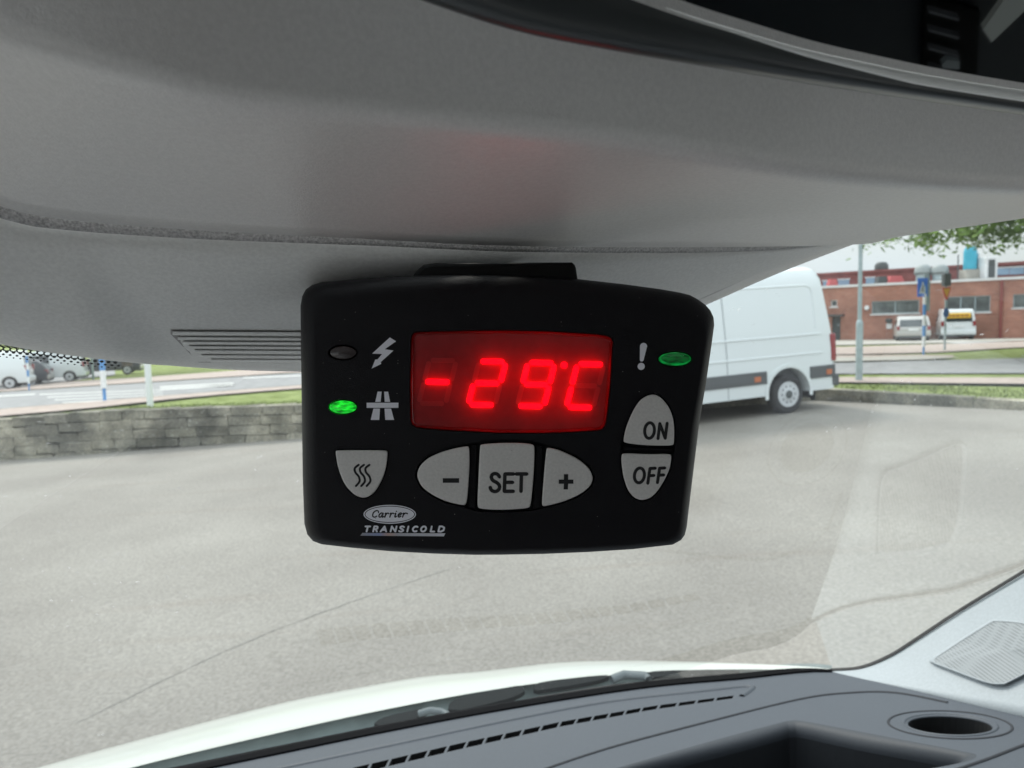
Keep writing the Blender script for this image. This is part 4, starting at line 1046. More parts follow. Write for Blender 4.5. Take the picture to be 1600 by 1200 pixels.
# ---- the rest of the cab that encloses us
def vbox(name, x0, x1, y0, y1, z0, z1, m, parent=cab):
    v, f = box_vf(x0, x1, y0, y1, z0, z1); return mkw(name, [V2W(*p) for p in v], f, m, parent)
vbox('roof', -1.0, 1.0, -1.3, .02, 2.19, 2.23, M_LINER)
roof_front = [V2W(-1, .02, 2.19), V2W(1, .02, 2.19), V2W(1, .16, 2.14), V2W(-1, .16, 2.14)]
o = mkw('roof_header', roof_front, [(0, 1, 2, 3)], M_LINER, cab); solid(o, .02, 0)
vbox('bulkhead', -1.0, 1.0, -1.34, -1.30, .8, 2.23, mat('bulkhead_grey', (.28, .28, .28), .8))
vbox('cab_floor', -1.0, 1.0, -1.30, .9, .76, .80, M_LINER)
for s_ in (-1, 1):
    x0, x1 = sorted((s_ * .98, s_ * 1.01))
    vbox('door_panel', x0, x1, -1.3, .60, .8, 1.48, M_DASH)
    vbox('door_frame', x0, x1, -1.3, -.85, 1.48, 2.19, M_LINER); vbox('door_header', x0, x1, -.85, .10, 2.10, 2.19, M_LINER)
    vbox('seat', s_ * .75 - .25, s_ * .75 + .25, -.75, -.2, .8, 1.25, M_LINER); vbox('seat_back', s_ * .75 - .25, s_ * .75 + .25, -.95, -.76, 1.0, 1.85, M_LINER)
vbox('dash_front', -.98, .98, .16, .20, .8, 1.50, M_DASH)

# ---- rear-view mirror close above us
mir = empty('mirror_frame', (0, 0, 0)); bpy.data.objects.remove(mir)
LW = smooth_pts([(500, -60), (640, -6), (800, 47), (950, 78), (1100, 104), (1300, 137), (1600, 180), (1900, 222)], 5)
GL = smooth_pts([(700, -110), (800, -70), (900, -33), (1050, 22), (1150, 53), (1250, 82), (1350, 104), (1450, 124), (1600, 148), (1900, 192)], 5)
MA, MB, MC = P(700, -60, .118), P(1600, 146, .155), P(990, -420, .134)
MN = (MB - MA).cross(MC - MA).normalized()
def mdep(u, v): return (MA - EYE).dot(MN) / ray(u, v).dot(MN)
if MN.dot(fwd) > 0: MN = -MN
vs2 = []; NR = 10; us = [480 + 1420 * i / 60 for i in range(61)]
for u in us:
    a = interp(LW, u); b = interp(GL, u)
    for j in range(NR):
        t = j / (NR - 1) * math.pi / 2; v_ = a + (b - a) * (1 - math.cos(t))
        vs2.append(P(u, v_, mdep(u, b) + .004 - .008 * math.sin(t)))
    vs2.append(P(u, a - 6, mdep(u, b) + .012))
def strip_faces(n, m, full): return [(i * full + j, i * full + j + 1, (i + 1) * full + j + 1, (i + 1) * full + j) for i in range(n) for j in range(m)]
rim = mkw('rearview_mirror', vs2, strip_faces(60, NR - 1, NR + 1), mat('mirror_shell', (.035, .04, .042), .28, spec=.6), cab, True)
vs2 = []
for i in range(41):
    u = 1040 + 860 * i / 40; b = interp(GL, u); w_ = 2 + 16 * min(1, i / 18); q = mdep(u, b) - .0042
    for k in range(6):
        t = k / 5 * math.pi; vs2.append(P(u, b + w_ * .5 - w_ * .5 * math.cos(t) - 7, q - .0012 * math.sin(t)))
mkw('rim_highlight', vs2, strip_faces(40, 5, 6), mat('rim_highlight_pale', (.88, .90, .88), .45, spec=.8), rim, True)  # pale tapering strip stands in for the highlight on the mirror rim
M_MIRG = mat('mirror_glass', (.34, .37, .38), .03, metal=1.0)
vs2 = []
for u in us:
    b = interp(GL, u) + 1; vs2 += [P(u, b, mdep(u, b)), P(u, b - 420, mdep(u, b - 420))]
mg = mkw('mirror_glass', [p + MN * .004 for p in vs2], [(2 * i, 2 * i + 1, 2 * i + 3, 2 * i + 2) for i in range(60)], M_MIRG, rim)
MP = MA + MN * .004
def roofhit(u, v, z):      # the point of the roof that the mirror shows in direction (u, v)
    m_ = EYE + ray(u, v) * ((MP - EYE).dot(MN) / ray(u, v).dot(MN)); d = ray(u, v).normalized(); d = d - MN * 2 * d.dot(MN)
    return m_ + d * ((z - m_.z) / d.z)
def on_roof(name, pts, z, m, parent=cab, thick=.003):
    o = mkw(name, [roofhit(u, v, z) for u, v in pts], [tuple(range(len(pts)))], m, parent); solid(o, thick, 0); return o
on_roof('mirror_backdrop', [(700, -260), (1900, -260), (1900, 260), (700, 260)], 2.186, mat('mirror_backdrop_black', (.010, .014, .018), .6, spec=.2))  # black patch added on the liner to keep the mirror's reflection dark
av = on_roof('air_vent', [(1444, -10), (1530, 14), (1524, 130), (1440, 118)], 2.181, mat('vent_black', (.004, .004, .004), .8, spec=.1))
for k in range(4):
    y = 12 + k * 29; on_roof('slat', [(1450, y), (1497, y + 13), (1497, y + 17), (1450, y + 4)], 2.176, mat('slat_grey', (.10, .10, .11), .6), av)
on_roof('slat_tab', [(1470, 97), (1478, 90), (1498, 92), (1498, 104), (1472, 103)], 2.174, mat('tab_grey', (.22, .24, .25), .5), av)
on_roof('belt_strap', [(1534, 42), (1564, 0), (1600, -50), (1640, -50), (1600, 12), (1548, 62)], 2.172, mat('strap_grey', (.6, .6, .56), .8))  # pale belt strap, added on the roof for the mirror to show

# ==================================================================  THE CONTROLLER
DD = .25
root = empty('cab_controller', tuple(P(790, 650, DD)), 'black refrigeration control panel with red display reading -29 degrees C and grey buttons', 'control panel')
root.rotation_euler = CAMROT.to_euler()
UC, VC = 790, 650
def LP(u, v, z=0.0):
    d = DD - z
    return Vector(((u - 800) / F * d - (UC - 800) / F * DD, -(v - 600) / F * d + (VC - 600) / F * DD, z))
mm = .001
M_BODY = plastic('controller_black', (.0080, .0074, .0095), .46, 2600, .35, .08, spec=.22)
M_BTN = plastic('button_grey', (.68, .66, .64), .55, 2500, .15)
M_INK = mat('button_ink', (.008, .007, .008), .6)
M_PRINT = mat('white_print', (.86, .86, .93), .6)
OUT = [(503, 441), (564, 435), (616, 431.5), (677, 430), (730, 429.5), (780, 430), (845, 432), (903, 436), (975, 444), (1030, 451.5), (1062, 457), (1078, 461), (1090, 467.5), (1102, 476), (1110, 485), (1115, 496), (1116, 508), (1111, 545), (1103, 600), (1093, 658), (1083, 740), (1076, 798), (1073, 824), (1070, 836), (1064, 844), (1051, 851), (990, 858), (920, 862.5), (850, 865.5), (780, 866.8), (742, 867), (677, 865), (612, 861.5), (547, 855.6), (503, 850.6), (489, 845.5), (480, 835), (475.5, 818), (473, 748), (471.5, 640), (470, 530), (469.5, 478), (472, 463), (478, 452), (488, 445)]
def inset_map(p, l, t, r, b_):
    u, v = p; return (470 + l + (u - 470) * (646 - l - r) / 646, 430 + t + (v - 430) * (437 - t - b_) / 437)
INN = [inset_map(p, 24, 32, 15, 10) for p in OUT]
W1 = [(643, 530), (644.5, 524), (648, 520.5), (654, 519.3), (677, 518.7), (740, 517.3), (800, 517), (860, 518.5), (932, 523), (948, 525.5), (954.5, 529), (957, 535), (955.5, 552), (953, 600), (947, 656), (944.5, 665), (940, 670), (932, 672), (890, 674.5), (850, 676), (780, 676), (742, 673.6), (700, 671.5), (666, 669), (651, 667), (644.5, 663), (641.8, 655), (641.6, 600)]
BT = {
 'heat_button': [(524, 706), (526, 703.3), (603, 703.3), (605.8, 706), (604, 727), (598.7, 746), (588, 766), (577, 776), (566, 778.3), (553, 773), (538, 757), (528, 731)],
 'minus_button': [(651, 744), (655, 729), (668, 716), (687.5, 707), (709, 700.7), (730, 697), (733.3, 699), (733.5, 726.7), (731.3, 765), (729, 786), (725.5, 790), (698, 784), (676.7, 774), (659, 761)],
 'set_button': [(750, 697), (752, 694), (780, 692), (815, 692), (832, 694), (835.5, 698), (834, 740), (829.5, 788), (826, 794.5), (780, 797), (749, 795), (745.6, 790), (748, 737.5)],
 'plus_button': [(853.5, 702), (856, 699), (873, 702.7), (901, 715.5), (920, 730.7), (927, 747), (922, 760), (906, 772.7), (880, 784), (852, 791), (848, 790.5), (846.5, 786.7), (850, 740)],
 'on_button': [(973.7, 688), (978, 667.7), (987.7, 644), (999, 625.7), (1011, 618), (1022.7, 616), (1034, 622), (1046, 637), (1052.6, 656), (1053.7, 674.7), (1053, 693), (1050.5, 696.3), (1013, 696), (990, 694), (976, 691.7)],
 'off_button': [(971, 711), (973.7, 708), (1013, 709.7), (1046, 709), (1049.5, 713), (1047, 730.7), (1039, 749), (1027, 768), (1015.7, 778.5), (1001.7, 782), (990, 777), (980.7, 765.7), (973.7, 744.7), (970.7, 721)],
}
def chaikin(pl, it=2, r=.22):
    for _ in range(it):
        o_ = []
        for a, b in zip(pl, pl[1:] + pl[:1]):
            o_.append((a[0] + (b[0] - a[0]) * r, a[1] + (b[1] - a[1]) * r)); o_.append((b[0] - (b[0] - a[0]) * r, b[1] - (b[1] - a[1]) * r))
        pl = o_
    return pl
def inw(pl, d):
    cu = sum(p[0] for p in pl) / len(pl); cv = sum(p[1] for p in pl) / len(pl); o_ = []
    for u, v in pl:
        l = math.hypot(cu - u, cv - v) or 1; o_.append((u + (cu - u) / l * d, v + (cv - v) / l * d))
    return o_
def densify(pl, n=4):
    return chaikin(pl)
def densify_old(pl, n=4):
    q = smooth_pts([pl[-1]] + pl + [pl[0], pl[1]], n); return q[n:-(n)][:-1] if 0 else q[n:n + n * len(pl)]
def offset_poly(pl, d):
    n = len(pl); ar = sum(pl[i][0] * pl[(i + 1) % n][1] - pl[(i + 1) % n][0] * pl[i][1] for i in range(n)); sg = 1 if ar > 0 else -1; out_ = []
    for i in range(n):
        a, b = pl[(i - 1) % n], pl[(i + 1) % n]; dx, dy = b[0] - a[0], b[1] - a[1]; l = math.hypot(dx, dy) or 1
        out_.append((pl[i][0] + sg * dy / l * d, pl[i][1] - sg * dx / l * d))
    return out_
def ell(cx, cy, rx, ry, n=28): return [(cx + rx * math.cos(2 * math.pi * k / n), cy + ry * math.sin(2 * math.pi * k / n)) for k in range(n)]
LEDS = [((536, 551), 22.5, 11.5, 'off'), ((536, 636), 22, 11, 'on'), ((1054.5, 561), 26.5, 11.5, 'dim')]
# wells around the button groups: heat; minus-set-plus; on-off
midg = BT['minus_button'][:6] + [(752, 692), (780, 690), (815, 690), (833, 692)] + BT['plus_button'][1:10] + [(826, 796), (780, 798.5), (748, 797)] + BT['minus_button'][10:]
ong = BT['on_button'][:11] + [(1052, 703)] + BT['off_button'][4:] + [(971, 700)]
midg_o = offset_poly(midg, 3.2); ong_o = offset_poly(ong, 2.6)
holes = [offset_poly(W1, 1.6), offset_poly(densify(BT['heat_button'], 2), 2.2), midg_o, ong_o] + [ell(c[0], c[1], rx + 1.2, ry + 1.2) for c, rx, ry, _ in LEDS]
polys = [[Vector((u, v, 0)) for u, v in pl] for pl in [INN] + holes]
flat = [p for pl in [INN] + holes for p in pl]; tris = tessellate_polygon(polys)
bv = [LP(u, v, 0) for u, v in flat]; bf = [tuple(t) for t in tris]
no = len(OUT); k0 = 0; st = len(bv)
# rounded shoulder
NS = 8
for s_ in range(1, NS + 1):
    t = s_ / NS * math.pi / 2
    for a, b in zip(OUT, INN):
        w = 1 - math.cos(t) if 0 else math.sin(t)
        k = 1 - math.cos(math.pi / 2 - t) if 0 else (1 - math.cos(t))
        # from inner (t=0) to outer (t=90 deg)
        u = b[0] + (a[0] - b[0]) * math.sin(t); v_ = b[1] + (a[1] - b[1]) * math.sin(t)
        bv.append(LP(u, v_, -7 * mm * (1 - math.cos(t))))
for zz, inn in ((-16 * mm, 3), (-24 * mm, 8), (-25 * mm, 20)):
    for a in offset_poly(OUT, -inn): 
        cu, cv = 792, 650
        bv.append(LP(a[0], a[1], zz))
prev = 0
for s_ in range(NS + 3):
    cur = st + s_ * no
    for i in range(no): bf.append((prev + i, prev + (i + 1) % no, cur + (i + 1) % no, cur + i))
    prev = cur
bf.append(tuple(prev + i for i in range(no)))
k0 = no
for pl in holes:
    n = len(pl); base = len(bv)
    for u, v in pl: bv.append(LP(u, v, 0) + Vector((0, 0, -3.2 * mm)))
    for i in range(n): bf.append((k0 + i, k0 + (i + 1) % n, base + (i + 1) % n, base + i))
    bf.append(tuple(base + i for i in range(n))); k0 += n
cbody = mk('housing', bv, bf, M_BODY, root); fixn(cbody)
for p in cbody.data.polygons: p.use_smooth = True
bm = bmesh.new(); bm.from_mesh(cbody.data)
for e_ in bm.edges:
    if len(e_.link_faces) == 2 and e_.calc_face_angle(0) > R(35): e_.smooth = False
bm.to_mesh(cbody.data); bm.free()

def dome_prism(name, pl, z0, z1, rnd, m, parent, domeh=0.0, steps=5, mag=F):
    """rounded key: outline pl (px), sides from z0 up to z1 with edge rounding rnd (px)"""
    n = len(pl); rings_ = [[(p, z0) for p in pl]]
    for s_ in range(steps + 1):
        a = s_ / steps * math.pi / 2; q = inw(pl, rnd * (1 - math.cos(a))); rings_.append([(p, z1 - rnd * DD / F * (1 - math.sin(a))) for p in q])
    cu = sum(p[0] for p in pl) / n; cv = sum(p[1] for p in pl) / n
    base = inw(pl, rnd)
    for t in (.82, .6, .35):
        rings_.append([((cu + (p[0] - cu) * t, cv + (p[1] - cv) * t), z1 + domeh * (1 - t * t)) for p in base])
    vs_ = [LP(p[0], p[1], z) for r_ in rings_ for p, z in r_]; fs_ = []
    for j in range(len(rings_) - 1):
        for i in range(n): fs_.append((j * n + i, j * n + (i + 1) % n, (j + 1) * n + (i + 1) % n, (j + 1) * n + i))
    fs_.append(tuple((len(rings_) - 1) * n + i for i in range(n)))
    o = fixn(mk(name, vs_, fs_, m, parent)); return smoothed(o, 50)
KEYZ = .9 * mm
btn = {}
for nme, pl in BT.items():
    q = densify(pl, 3)
    btn[nme] = dome_prism(nme, q, -3 * mm, KEYZ, 3.0, M_BTN, root, .12 * mm)
# divider webs inside the wells
def flatpoly(name, pts, z, m, parent, thick=0.0):
    tr = tessellate_polygon([[Vector((u, v, 0)) for u, v in pts]])
    o = mk(name, [LP(u, v, z) for u, v in pts], [tuple(t) for t in tr], m, parent)
    bm = bmesh.new(); bm.from_mesh(o.data)
    for f_ in bm.faces:
        if f_.normal.z < 0: f_.normal_flip()
    bm.to_mesh(o.data); bm.free()
    if thick: solid(o, thick, -1)
    return o
for pts in ([(736.5, 697), (743.5, 696), (742, 794), (733, 793)], [(839, 696), (847, 698), (844, 793), (833.5, 795)], [(974, 699.5), (1050, 703), (1049.5, 705.5), (973, 702.5)]):
    flatpoly('divider', pts, -1.0 * mm, M_BODY, root, 1.5 * mm)

def strokes(name, lines, w, z, m, parent, flat_=.28):
    """round-ended raised strokes; lines = px polylines"""
    cu = bpy.data.curves.new(name, 'CURVE'); cu.dimensions = '3D'; cu.bevel_depth = w / 2 * DD / F; cu.bevel_resolution = 2; cu.use_fill_caps = True
    for ln in lines:
        for pr in zip(ln, ln[1:]):
            sp = cu.splines.new('POLY'); sp.points.add(1)
            for i, (u, v) in enumerate(pr): p = LP(u, v, 0); sp.points[i].co = (p.x, p.y, 0, 1)
    tmp = bpy.data.objects.new('tmp', cu); COL.objects.link(tmp); bpy.context.view_layer.update()
    me = bpy.data.meshes.new_from_object(tmp.evaluated_get(bpy.context.evaluated_depsgraph_get())); bpy.data.objects.remove(tmp)
    # discs at the joints
    bm = bmesh.new(); bm.from_mesh(me)
    for ln in lines:
        for (u, v) in ln:
            p = LP(u, v, 0); bmesh.ops.create_uvsphere(bm, u_segments=8, v_segments=5, radius=w / 2 * DD / F, matrix=Matrix.Translation((p.x, p.y, 0)))
    for v_ in bm.verts: v_.co.z = v_.co.z * flat_ + z
    bm.to_mesh(me); bm.free(); me.materials.clear()
    o = link(name, me, m, parent, True); return o
def arc(cx, cy, rx, ry, a0, a1, n=14, sk=0.0): 
    return [(cx + rx * math.cos(R(a0 + (a1 - a0) * k / n)) - sk * ry * math.sin(R(a0 + (a1 - a0) * k / n)), cy + ry * math.sin(R(a0 + (a1 - a0) * k / n))) for k in range(n + 1)]
ZK = KEYZ + .14 * mm
sw = 5.7
# SET
S_ = smooth_pts([(780.5, 744.5), (777.5, 740.5), (773, 739.5), (768.8, 741.5), (767.8, 746), (770.5, 750.3), (775.5, 753), (779.8, 757), (780.5, 762), (777, 766.5), (772, 767.3), (767.8, 765), (766, 761)], 3)
strokes('letter', [S_], sw, ZK, M_INK, btn['set_button'])
strokes('letter', [[(802.5, 740), (789, 740), (788, 767), (802, 767)], [(788.5, 753), (801, 753)]], sw, ZK, M_INK, btn['set_button'])
strokes('letter', [[(806.5, 740), (823, 740)], [(814.7, 740), (814, 767)]], sw, ZK, M_INK, btn['set_button'])
# ON
C4 = lambda x, y: (780 + x / 4.285, 600 + y / 4.285)
strokes('letter', [arc(1014, 672.4, 7.6, 12.2, 0, 360, 20, .06)], 4.9, ZK, M_INK, btn['on_button'])
strokes('letter', [[(1027.2, 685), (1030.0, 661.5), (1038.4, 684.5), (1041.4, 661)]], 4.9, ZK, M_INK, btn['on_button'])
# OFF
strokes('letter', [arc(998.2, 742.3, 7.8, 11.6, 0, 360, 20, .08)], 4.9, ZK, M_INK, btn['off_button'])
strokes('letter', [[(1011.3, 754.5), (1014.6, 731.5), (1023, 731)], [(1013, 742.8), (1020.8, 742.3)]], 4.9, ZK, M_INK, btn['off_button'])
strokes('letter', [[(1026.3, 753.5), (1029.6, 731), (1037.8, 730.6)], [(1028.1, 742), (1036, 741.6)]], 4.9, ZK, M_INK, btn['off_button'])
# minus, plus, heat waves
C3 = lambda x, y: (460 + x / 4.615, 640 + y / 4.615)
flatpoly('minus_sign', [C3(1070, 495), C3(1188, 495), C3(1188, 528), C3(1070, 528)], ZK + .05 * mm, M_INK, btn['minus_button'], .2 * mm)
pp = [(433, 604), (462, 604), (462, 640), (497, 640), (497, 668), (462, 668), (460, 706), (431, 706), (433, 668), (399, 668), (399, 640), (433, 640)]
flatpoly('plus_sign', [C4(*p) for p in pp], ZK + .05 * mm, M_INK, btn['plus_button'], .2 * mm)
for dx in (0, 38, 77):
    wv = smooth_pts([C3(468 + dx, 396), C3(440 + dx, 420), C3(444 + dx, 450), C3(468 + dx, 480), C3(474 + dx, 515), C3(448 + dx, 548)], 4)
    strokes('heat_wave', [wv], 3.4, ZK, M_INK, btn['heat_button'])
# printed symbols
C1f = lambda x, y: (460 + x / 4.615, 400 + y / 4.615); C2f = lambda x, y: (780 + x / 4.615, 400 + y / 4.615)
ZP = .08 * mm
bolt = flatpoly('bolt_symbol', [C1f(*p) for p in ((688, 587), (733, 615), (652, 672), (714, 682), (622, 765), (626, 778), (557, 812), (583, 747), (600, 745), (632, 707), (560, 704))], ZP, M_PRINT, root)
road_parts = [((600, 978), (629, 978), (622, 1052), (583, 1052)), ((647, 978), (676, 978), (690, 1052), (651, 1052)), ((521, 1058), (750, 1058), (750, 1095), (521, 1095)), ((570, 1100), (617, 1100), (612, 1182), (550, 1182)), ((650, 1100), (697, 1100), (719, 1182), (655, 1182))]
vs2, fs2 = [], []
for q in road_parts:
    i = len(vs2); vs2 += [LP(*C1f(*p), ZP) for p in q]; fs2.append((i + 3, i + 2, i + 1, i))
mk('road_symbol', vs2, fs2, M_PRINT, root)
ex = [C2f(1041 + 26 * math.cos(R(a)), 652 + 26 * math.sin(R(a))) for a in range(-185, 15, 20)] + [C2f(1041, 752), C2f(1034, 760), C2f(1020, 760), C2f(1014, 752)]
flatpoly('exclamation_mark', ex, ZP, M_PRINT, root); flatpoly('exclamation_dot', ell(*C2f(1024, 796), 26 / 4.615, 26 / 4.615, 20), ZP, M_PRINT, root)
# logo badge
M_BADGE = mat('badge_grey', (.40, .40, .45), .6)
badge = flatpoly('logo_badge', ell(609, 803.6, 41, 14.8, 48), ZP, M_PRINT, root)
def ringpoly(name, c, r1, r2, z, m, parent, n=48):
    a = ell(*c, *r1, n); b = ell(*c, *r2, n)
    return mk(name, [LP(u, v, z) for u, v in a + b], [((i + 1) % n, i, n + i, n + (i + 1) % n) for i in range(n)], m, parent)
ringpoly('badge_ring', (609, 803.6), (39.3, 13.2), (38.0, 12.1), ZP + .03 * mm, M_INK, badge)
# "Carrier" in an italic hand, strokes in px, 1.0 = small letters
def cz_(x, y): return C3(x, y)
car = {
 'C': [smooth_pts([(607, 742), (604, 731), (592, 728), (575, 738), (565, 756), (567, 770), (580, 775), (594, 768)], 4)],
 'a': [smooth_pts([(640, 748), (628, 745), (614, 755), (610, 769), (617, 775), (628, 768), (640, 748)], 4), smooth_pts([(641, 747), (633, 770), (637, 775), (645, 770)], 3)],
 'r': [smooth_pts([(655, 750), (660, 746), (660, 752), (652, 775)], 3), smooth_pts([(657, 760), (668, 748), (677, 747), (680, 750)], 3)],
 'r2': [smooth_pts([(691, 750), (696, 746), (696, 752), (688, 775)], 3), smooth_pts([(693, 760), (704, 748), (713, 747), (716, 750)], 3)],
 'i': [smooth_pts([(726, 750), (731, 747), (730, 753), (724, 770), (728, 775), (736, 769)], 3), [(736, 733), (736.5, 734)]],
 'e': [smooth_pts([(752, 762), (766, 757), (773, 749), (766, 745), (754, 752), (748, 765), (754, 775), (768, 768)], 4)],
 'r3': [smooth_pts([(783, 750), (788, 746), (788, 752), (780, 775)], 3), smooth_pts([(785, 760), (796, 748), (806, 746), (816, 750)], 3)],
}
for ch, ls in car.items(): strokes('logo_letter', [[cz_(*p) for p in l] for l in ls], 2.0, ZP + .04 * mm, M_INK, badge, .2)
# TRANSICOLD, wide italic capitals, 10 letters
def glyph(c):
    o_ = lambda: [(.5 + .42 * math.cos(a * .3927), .5 + .5 * math.sin(a * .3927)) for a in range(17)]
    return {'T': [[(0, 0), (1, 0)], [(.5, 0), (.5, 1)]], 'R': [[(0, 1), (0, 0), (.6, 0), (.85, .12), (.85, .38), (.6, .52), (0, .52)], [(.5, .52), (.9, 1)]],
     'A': [[(0, 1), (.5, 0), (1, 1)], [(.2, .68), (.8, .68)]], 'N': [[(0, 1), (0, 0), (.9, 1), (.9, 0)]],
     'S': [smooth_pts([(.85, .12), (.6, 0), (.25, .02), (.08, .22), (.3, .45), (.65, .56), (.85, .78), (.6, .98), (.25, 1), (0, .9)], 2)],
     'I': [[(.5, 0), (.5, 1)]], 'C': [smooth_pts([(.9, .1), (.6, 0), (.25, .12), (.05, .5), (.25, .88), (.6, 1), (.9, .9)], 2)],
     'O': [o_()], 'L': [[(0, 0), (0, 1), (.8, 1)]], 'D': [[(0, 0), (.45, 0), (.85, .25), (.85, .75), (.45, 1), (0, 1), (0, 0)]]}[c]
xs_ = {0: ('T', 504, 34), 1: ('R', 568, 30), 2: ('A', 622, 40), 3: ('N', 694, 38), 4: ('S', 754, 34), 5: ('I', 808, 12), 6: ('C', 848, 36), 7: ('O', 906, 42), 8: ('L', 982, 34), 9: ('D', 1038, 42)}
for k, (c, x, w) in xs_.items():
    ls = [[C3(x + gx_ * w + (1 - gy_) * 9, 842 + gy_ * 37 - 0 + (x - 500) * .0) for gx_, gy_ in l] for l in glyph(c)]
    strokes('letter', ls, 2.9, ZP, M_PRINT, root, .15)
def bar_mat():
    m = bpy.data.materials.new('underline_print'); m.use_nodes = True; n = m.node_tree; b = n.nodes['Principled BSDF']
    t = n.nodes.new('ShaderNodeTexCoord'); r_ = n.nodes.new('ShaderNodeValToRGB'); s_ = n.nodes.new('ShaderNodeSeparateXYZ')
    n.links.new(t.outputs['Generated'], s_.inputs[0]); n.links.new(s_.outputs[0], r_.inputs[0]); n.links.new(r_.outputs[0], b.inputs['Base Color'])
    e = r_.color_ramp.elements; e[0].position = 0; e[0].color = (.35, .35, .38, 1); e[1].position = 1; e[1].color = (.75, .75, .82, 1)
    for p, c in ((.22, (.32, .38, .62)), (.33, (.6, .42, .38)), (.45, (.5, .5, .55))):
        q = e.new(p); q.color = (*c, 1)
    b.inputs['Roughness'].default_value = .6; return m
flatpoly('underline', [C3(475, 909), C3(490, 889), C3(1088, 892), C3(1078, 914)], ZP, bar_mat(), root)

# indicator lamps
def led_mat(name, col, estr, base):
    m = mat(name, base, .15, spec=.6, emis=col, estr=estr, coat=.6)
    n = m.node_tree; b = n.nodes['Principled BSDF']; t = n.nodes.new('ShaderNodeTexCoord')
    mp_ = n.nodes.new('ShaderNodeMapping'); mp_.inputs['Scale'].default_value = (1, 2.5, 1); n.links.new(t.outputs['Object'], mp_.inputs[0])
    z = tex(n, 'Noise', 420, 3, mp_.outputs[0]); r_ = ramp(n, z.outputs[0], .35, .68, tuple(c * .12 for c in col), col)
    if estr: n.links.new(r_, b.inputs['Emission Color'])
    bp = n.nodes.new('ShaderNodeBump'); bp.inputs['Strength'].default_value = .5; bp.inputs['Distance'].default_value = .0003; n.links.new(z.outputs[0], bp.inputs['Height']); n.links.new(bp.outputs[0], b.inputs['Normal'])
    return m
LM = {'off': led_mat('lamp_off', (0, 0, 0), 0, (.045, .035, .035)), 'on': led_mat('lamp_green', (.01, .85, .03), .62, (.01, .22, .03)), 'dim': led_mat('lamp_green_dim', (.0, .24, .035), .20, (.012, .08, .025))}
LBL = {'off': 'unlit dark indicator lamp', 'on': 'brightly lit green indicator lamp', 'dim': 'dimly lit green indicator lamp'}
for c, rx, ry, kd in LEDS:
    o = dome_prism('indicator_lamp', ell(c[0], c[1], rx - .6, ry - .6, 32), -3 * mm, -.35 * mm, 3.5, LM[kd], root, .5 * mm); o['label'] = LBL[kd]
    if kd != 'off':
        pl = ell(c[0], c[1], rx - 1.4, ry - 1.2, 32); pi_ = ell(c[0] + 1, c[1] - 1.2, rx - 4.2, ry - 3.2, 32)
        g = mk('lamp_rim', [LP(u, v, .05 * mm) for u, v in pl] + [LP(u, v, .12 * mm) for u, v in pi_], [(i, (i + 1) % 32, 32 + (i + 1) % 32, 32 + i) for i in range(32)], led_mat('rim_' + kd, (.01, .8, .04) if kd == 'on' else (0, .30, .05), .5 if kd == 'on' else .35, (.01, .2, .03)), o); solid(g, .1 * mm, 0)

# display: red window, backing, digits
M_RBACK = mat('display_backing', (.56, .088, .092), .5, noise=.06, nscale=300)
M_SEGOFF = mat('segment_off', (.74, .14, .14), .5)
M_SEGON = mat('segment_lit', (.4, .01, .01), .5, emis=(1.0, .0015, .010), estr=1.3)
disp = flatpoly('display', W1, -2.3 * mm, M_RBACK, root)
def dome_lens():
    m = glass_mat('red_lens', (1.0, .70, .72), .12, 0, 1.45)
    return m
lens = dome_prism('display_lens', densify(W1, 2), -2.0 * mm, -.25 * mm, 4.0, dome_lens(), disp, .25 * mm)
# translucent edge frame of the window
n_ = len(W1); wi = offset_poly(W1, -4.5)
edge = mk('window_edge', [LP(u, v, -.6 * mm) for u, v in W1] + [LP(u, v, -1.9 * mm) for u, v in wi], [(i, (i + 1) % n_, n_ + (i + 1) % n_, n_ + i) for i in range(n_)], mat('edge_red', (.28, .03, .03), .35), disp)
def seg_poly(a, b, w):
    ax, ay = a; bx, by = b; dx, dy = bx - ax, by - ay; l = math.hypot(dx, dy); dx /= l; dy /= l; nx, ny = -dy * w / 2, dx * w / 2; q = w * .45
    pts = []
    for cx, cy, s_ in ((ax + dx * q, ay + dy * q, -1), (bx - dx * q, by - dy * q, 1)):
        for k in range(7):
            an = math.pi / 2 - s_ * 0 + 0
        base = math.atan2(dy, dx) + (math.pi / 2 if s_ < 0 else -math.pi / 2)
        for k in range(7): an = base + math.pi * k / 6; pts.append((cx + w / 2 * math.cos(an), cy + w / 2 * math.sin(an)))
    return pts
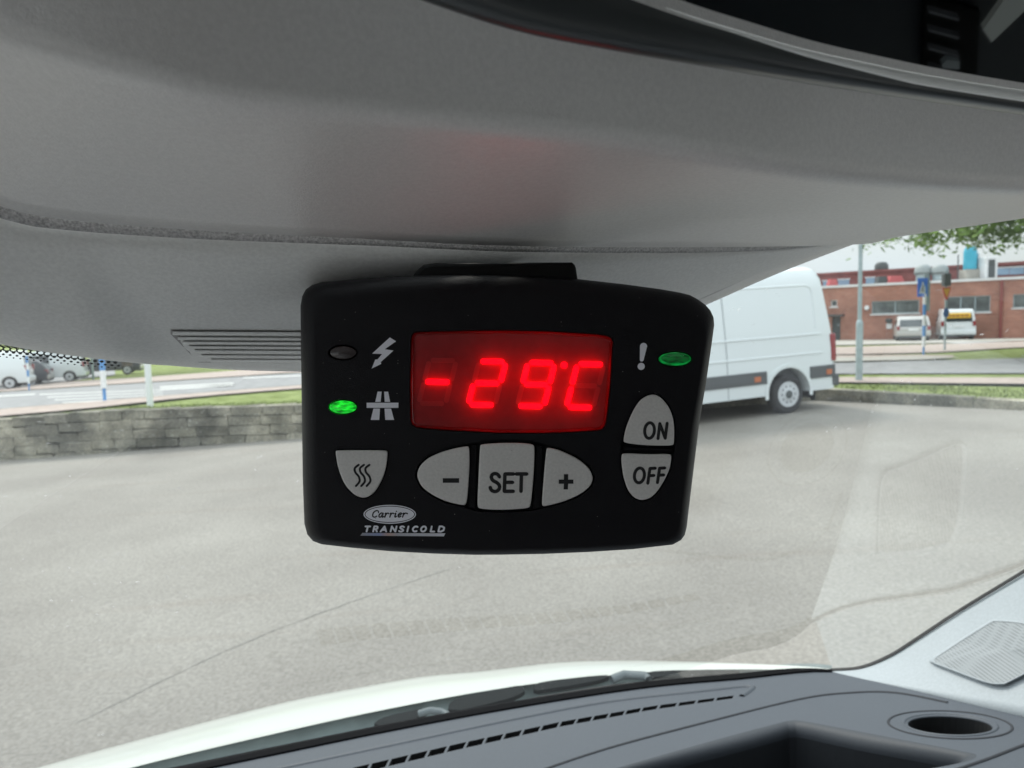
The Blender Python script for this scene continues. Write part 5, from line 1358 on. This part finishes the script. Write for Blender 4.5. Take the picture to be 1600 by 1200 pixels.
def digit(tx, ty, on):
    sk = -17 / 68; pts = {}
    def q(x, y): return (tx + x + sk * y, ty + y + x * .02)
    hw = 19.5; H = 67.5; hm = H / 2
    segs = {'a': (q(-hw + 1, 0), q(hw - 1, 0)), 'b': (q(hw + 1.5, 2), q(hw + 1.5, hm - 1.5)), 'c': (q(hw + 1.5, hm + 1.5), q(hw + 1.5, H - 2)), 'd': (q(-hw + 1, H), q(hw - 1, H)), 'e': (q(-hw - 1.5, hm + 1.5), q(-hw - 1.5, H - 2)), 'f': (q(-hw - 1.5, 2), q(-hw - 1.5, hm - 1.5)), 'g': (q(-hw + 1, hm), q(hw - 1, hm))}
    for k, (a, b) in segs.items():
        lit = k in on
        pl = seg_poly(a, b, 8.9 if lit else 8.0); zf_, zb = (-1.15 * mm, -2.1 * mm) if lit else (-2.15 * mm, -2.28 * mm)
        n = len(pl); vs_ = [LP(u, v, zf_) for u, v in pl] + [LP(u, v, zb) for u, v in pl]
        o = fixn(mk('segment', vs_, [tuple(range(n)), tuple(range(n, 2 * n))] + [(i, (i + 1) % n, (i + 1) % n + n, i + n) for i in range(n)], M_SEGON if lit else M_SEGOFF, disp))
        o['label'] = 'lit red segment' if lit else 'unlit dark red segment'
digit(692, 563, 'g'); digit(769.5, 565, 'abged'); digit(846, 567, 'abfgcd'); digit(923, 569, 'afed')
pl = ell(881.5, 570.5, 5.4, 5.4, 20); n = 20
fixn(mk('degree_dot', [LP(u, v, -1.15 * mm) for u, v in pl] + [LP(u, v, -2.1 * mm) for u, v in pl], [tuple(range(n)), tuple(range(n, 2 * n))] + [(i, (i + 1) % n, (i + 1) % n + n, i + n) for i in range(n)], M_SEGON, disp))
# mounting bracket above
br_ = [(640, 440), (650, 424), (662, 414), (680, 411), (893, 410), (899, 413), (903, 440), (903, 470), (640, 470)]
vs2 = [LP(u, v, -7 * mm) for u, v in br_] + [LP(u, v, -24 * mm) for u, v in br_]; n = len(br_)
o = fixn(mk('bracket', vs2, [tuple(range(n)), tuple(range(n, 2 * n))] + [(i, (i + 1) % n, (i + 1) % n + n, i + n) for i in range(n)], mat('bracket_black', (.004, .004, .004), .6, spec=.2), root)); bevel(o, .0012, 2)

# dust on the controller face
rd = random.Random(11); vs2, fs2 = [], []
for _ in range(60):
    u, v = rd.uniform(495, 1090), rd.uniform(465, 845)
    if 636 < u < 962 and 510 < v < 680: continue
    r_ = rd.uniform(.25, .7); i = len(vs2)
    for k in range(6): vs2.append(LP(u + r_ * math.cos(k * 1.047), v + r_ * math.sin(k * 1.047), (1.15 if 645 < u < 930 and 690 < v < 800 else .1) * mm))
    fs2.append(tuple(range(i, i + 6))[::-1])
tag(mk('dust', vs2, fs2, mat('dust_grey', (.25, .24, .23), .9), root), kind='stuff')
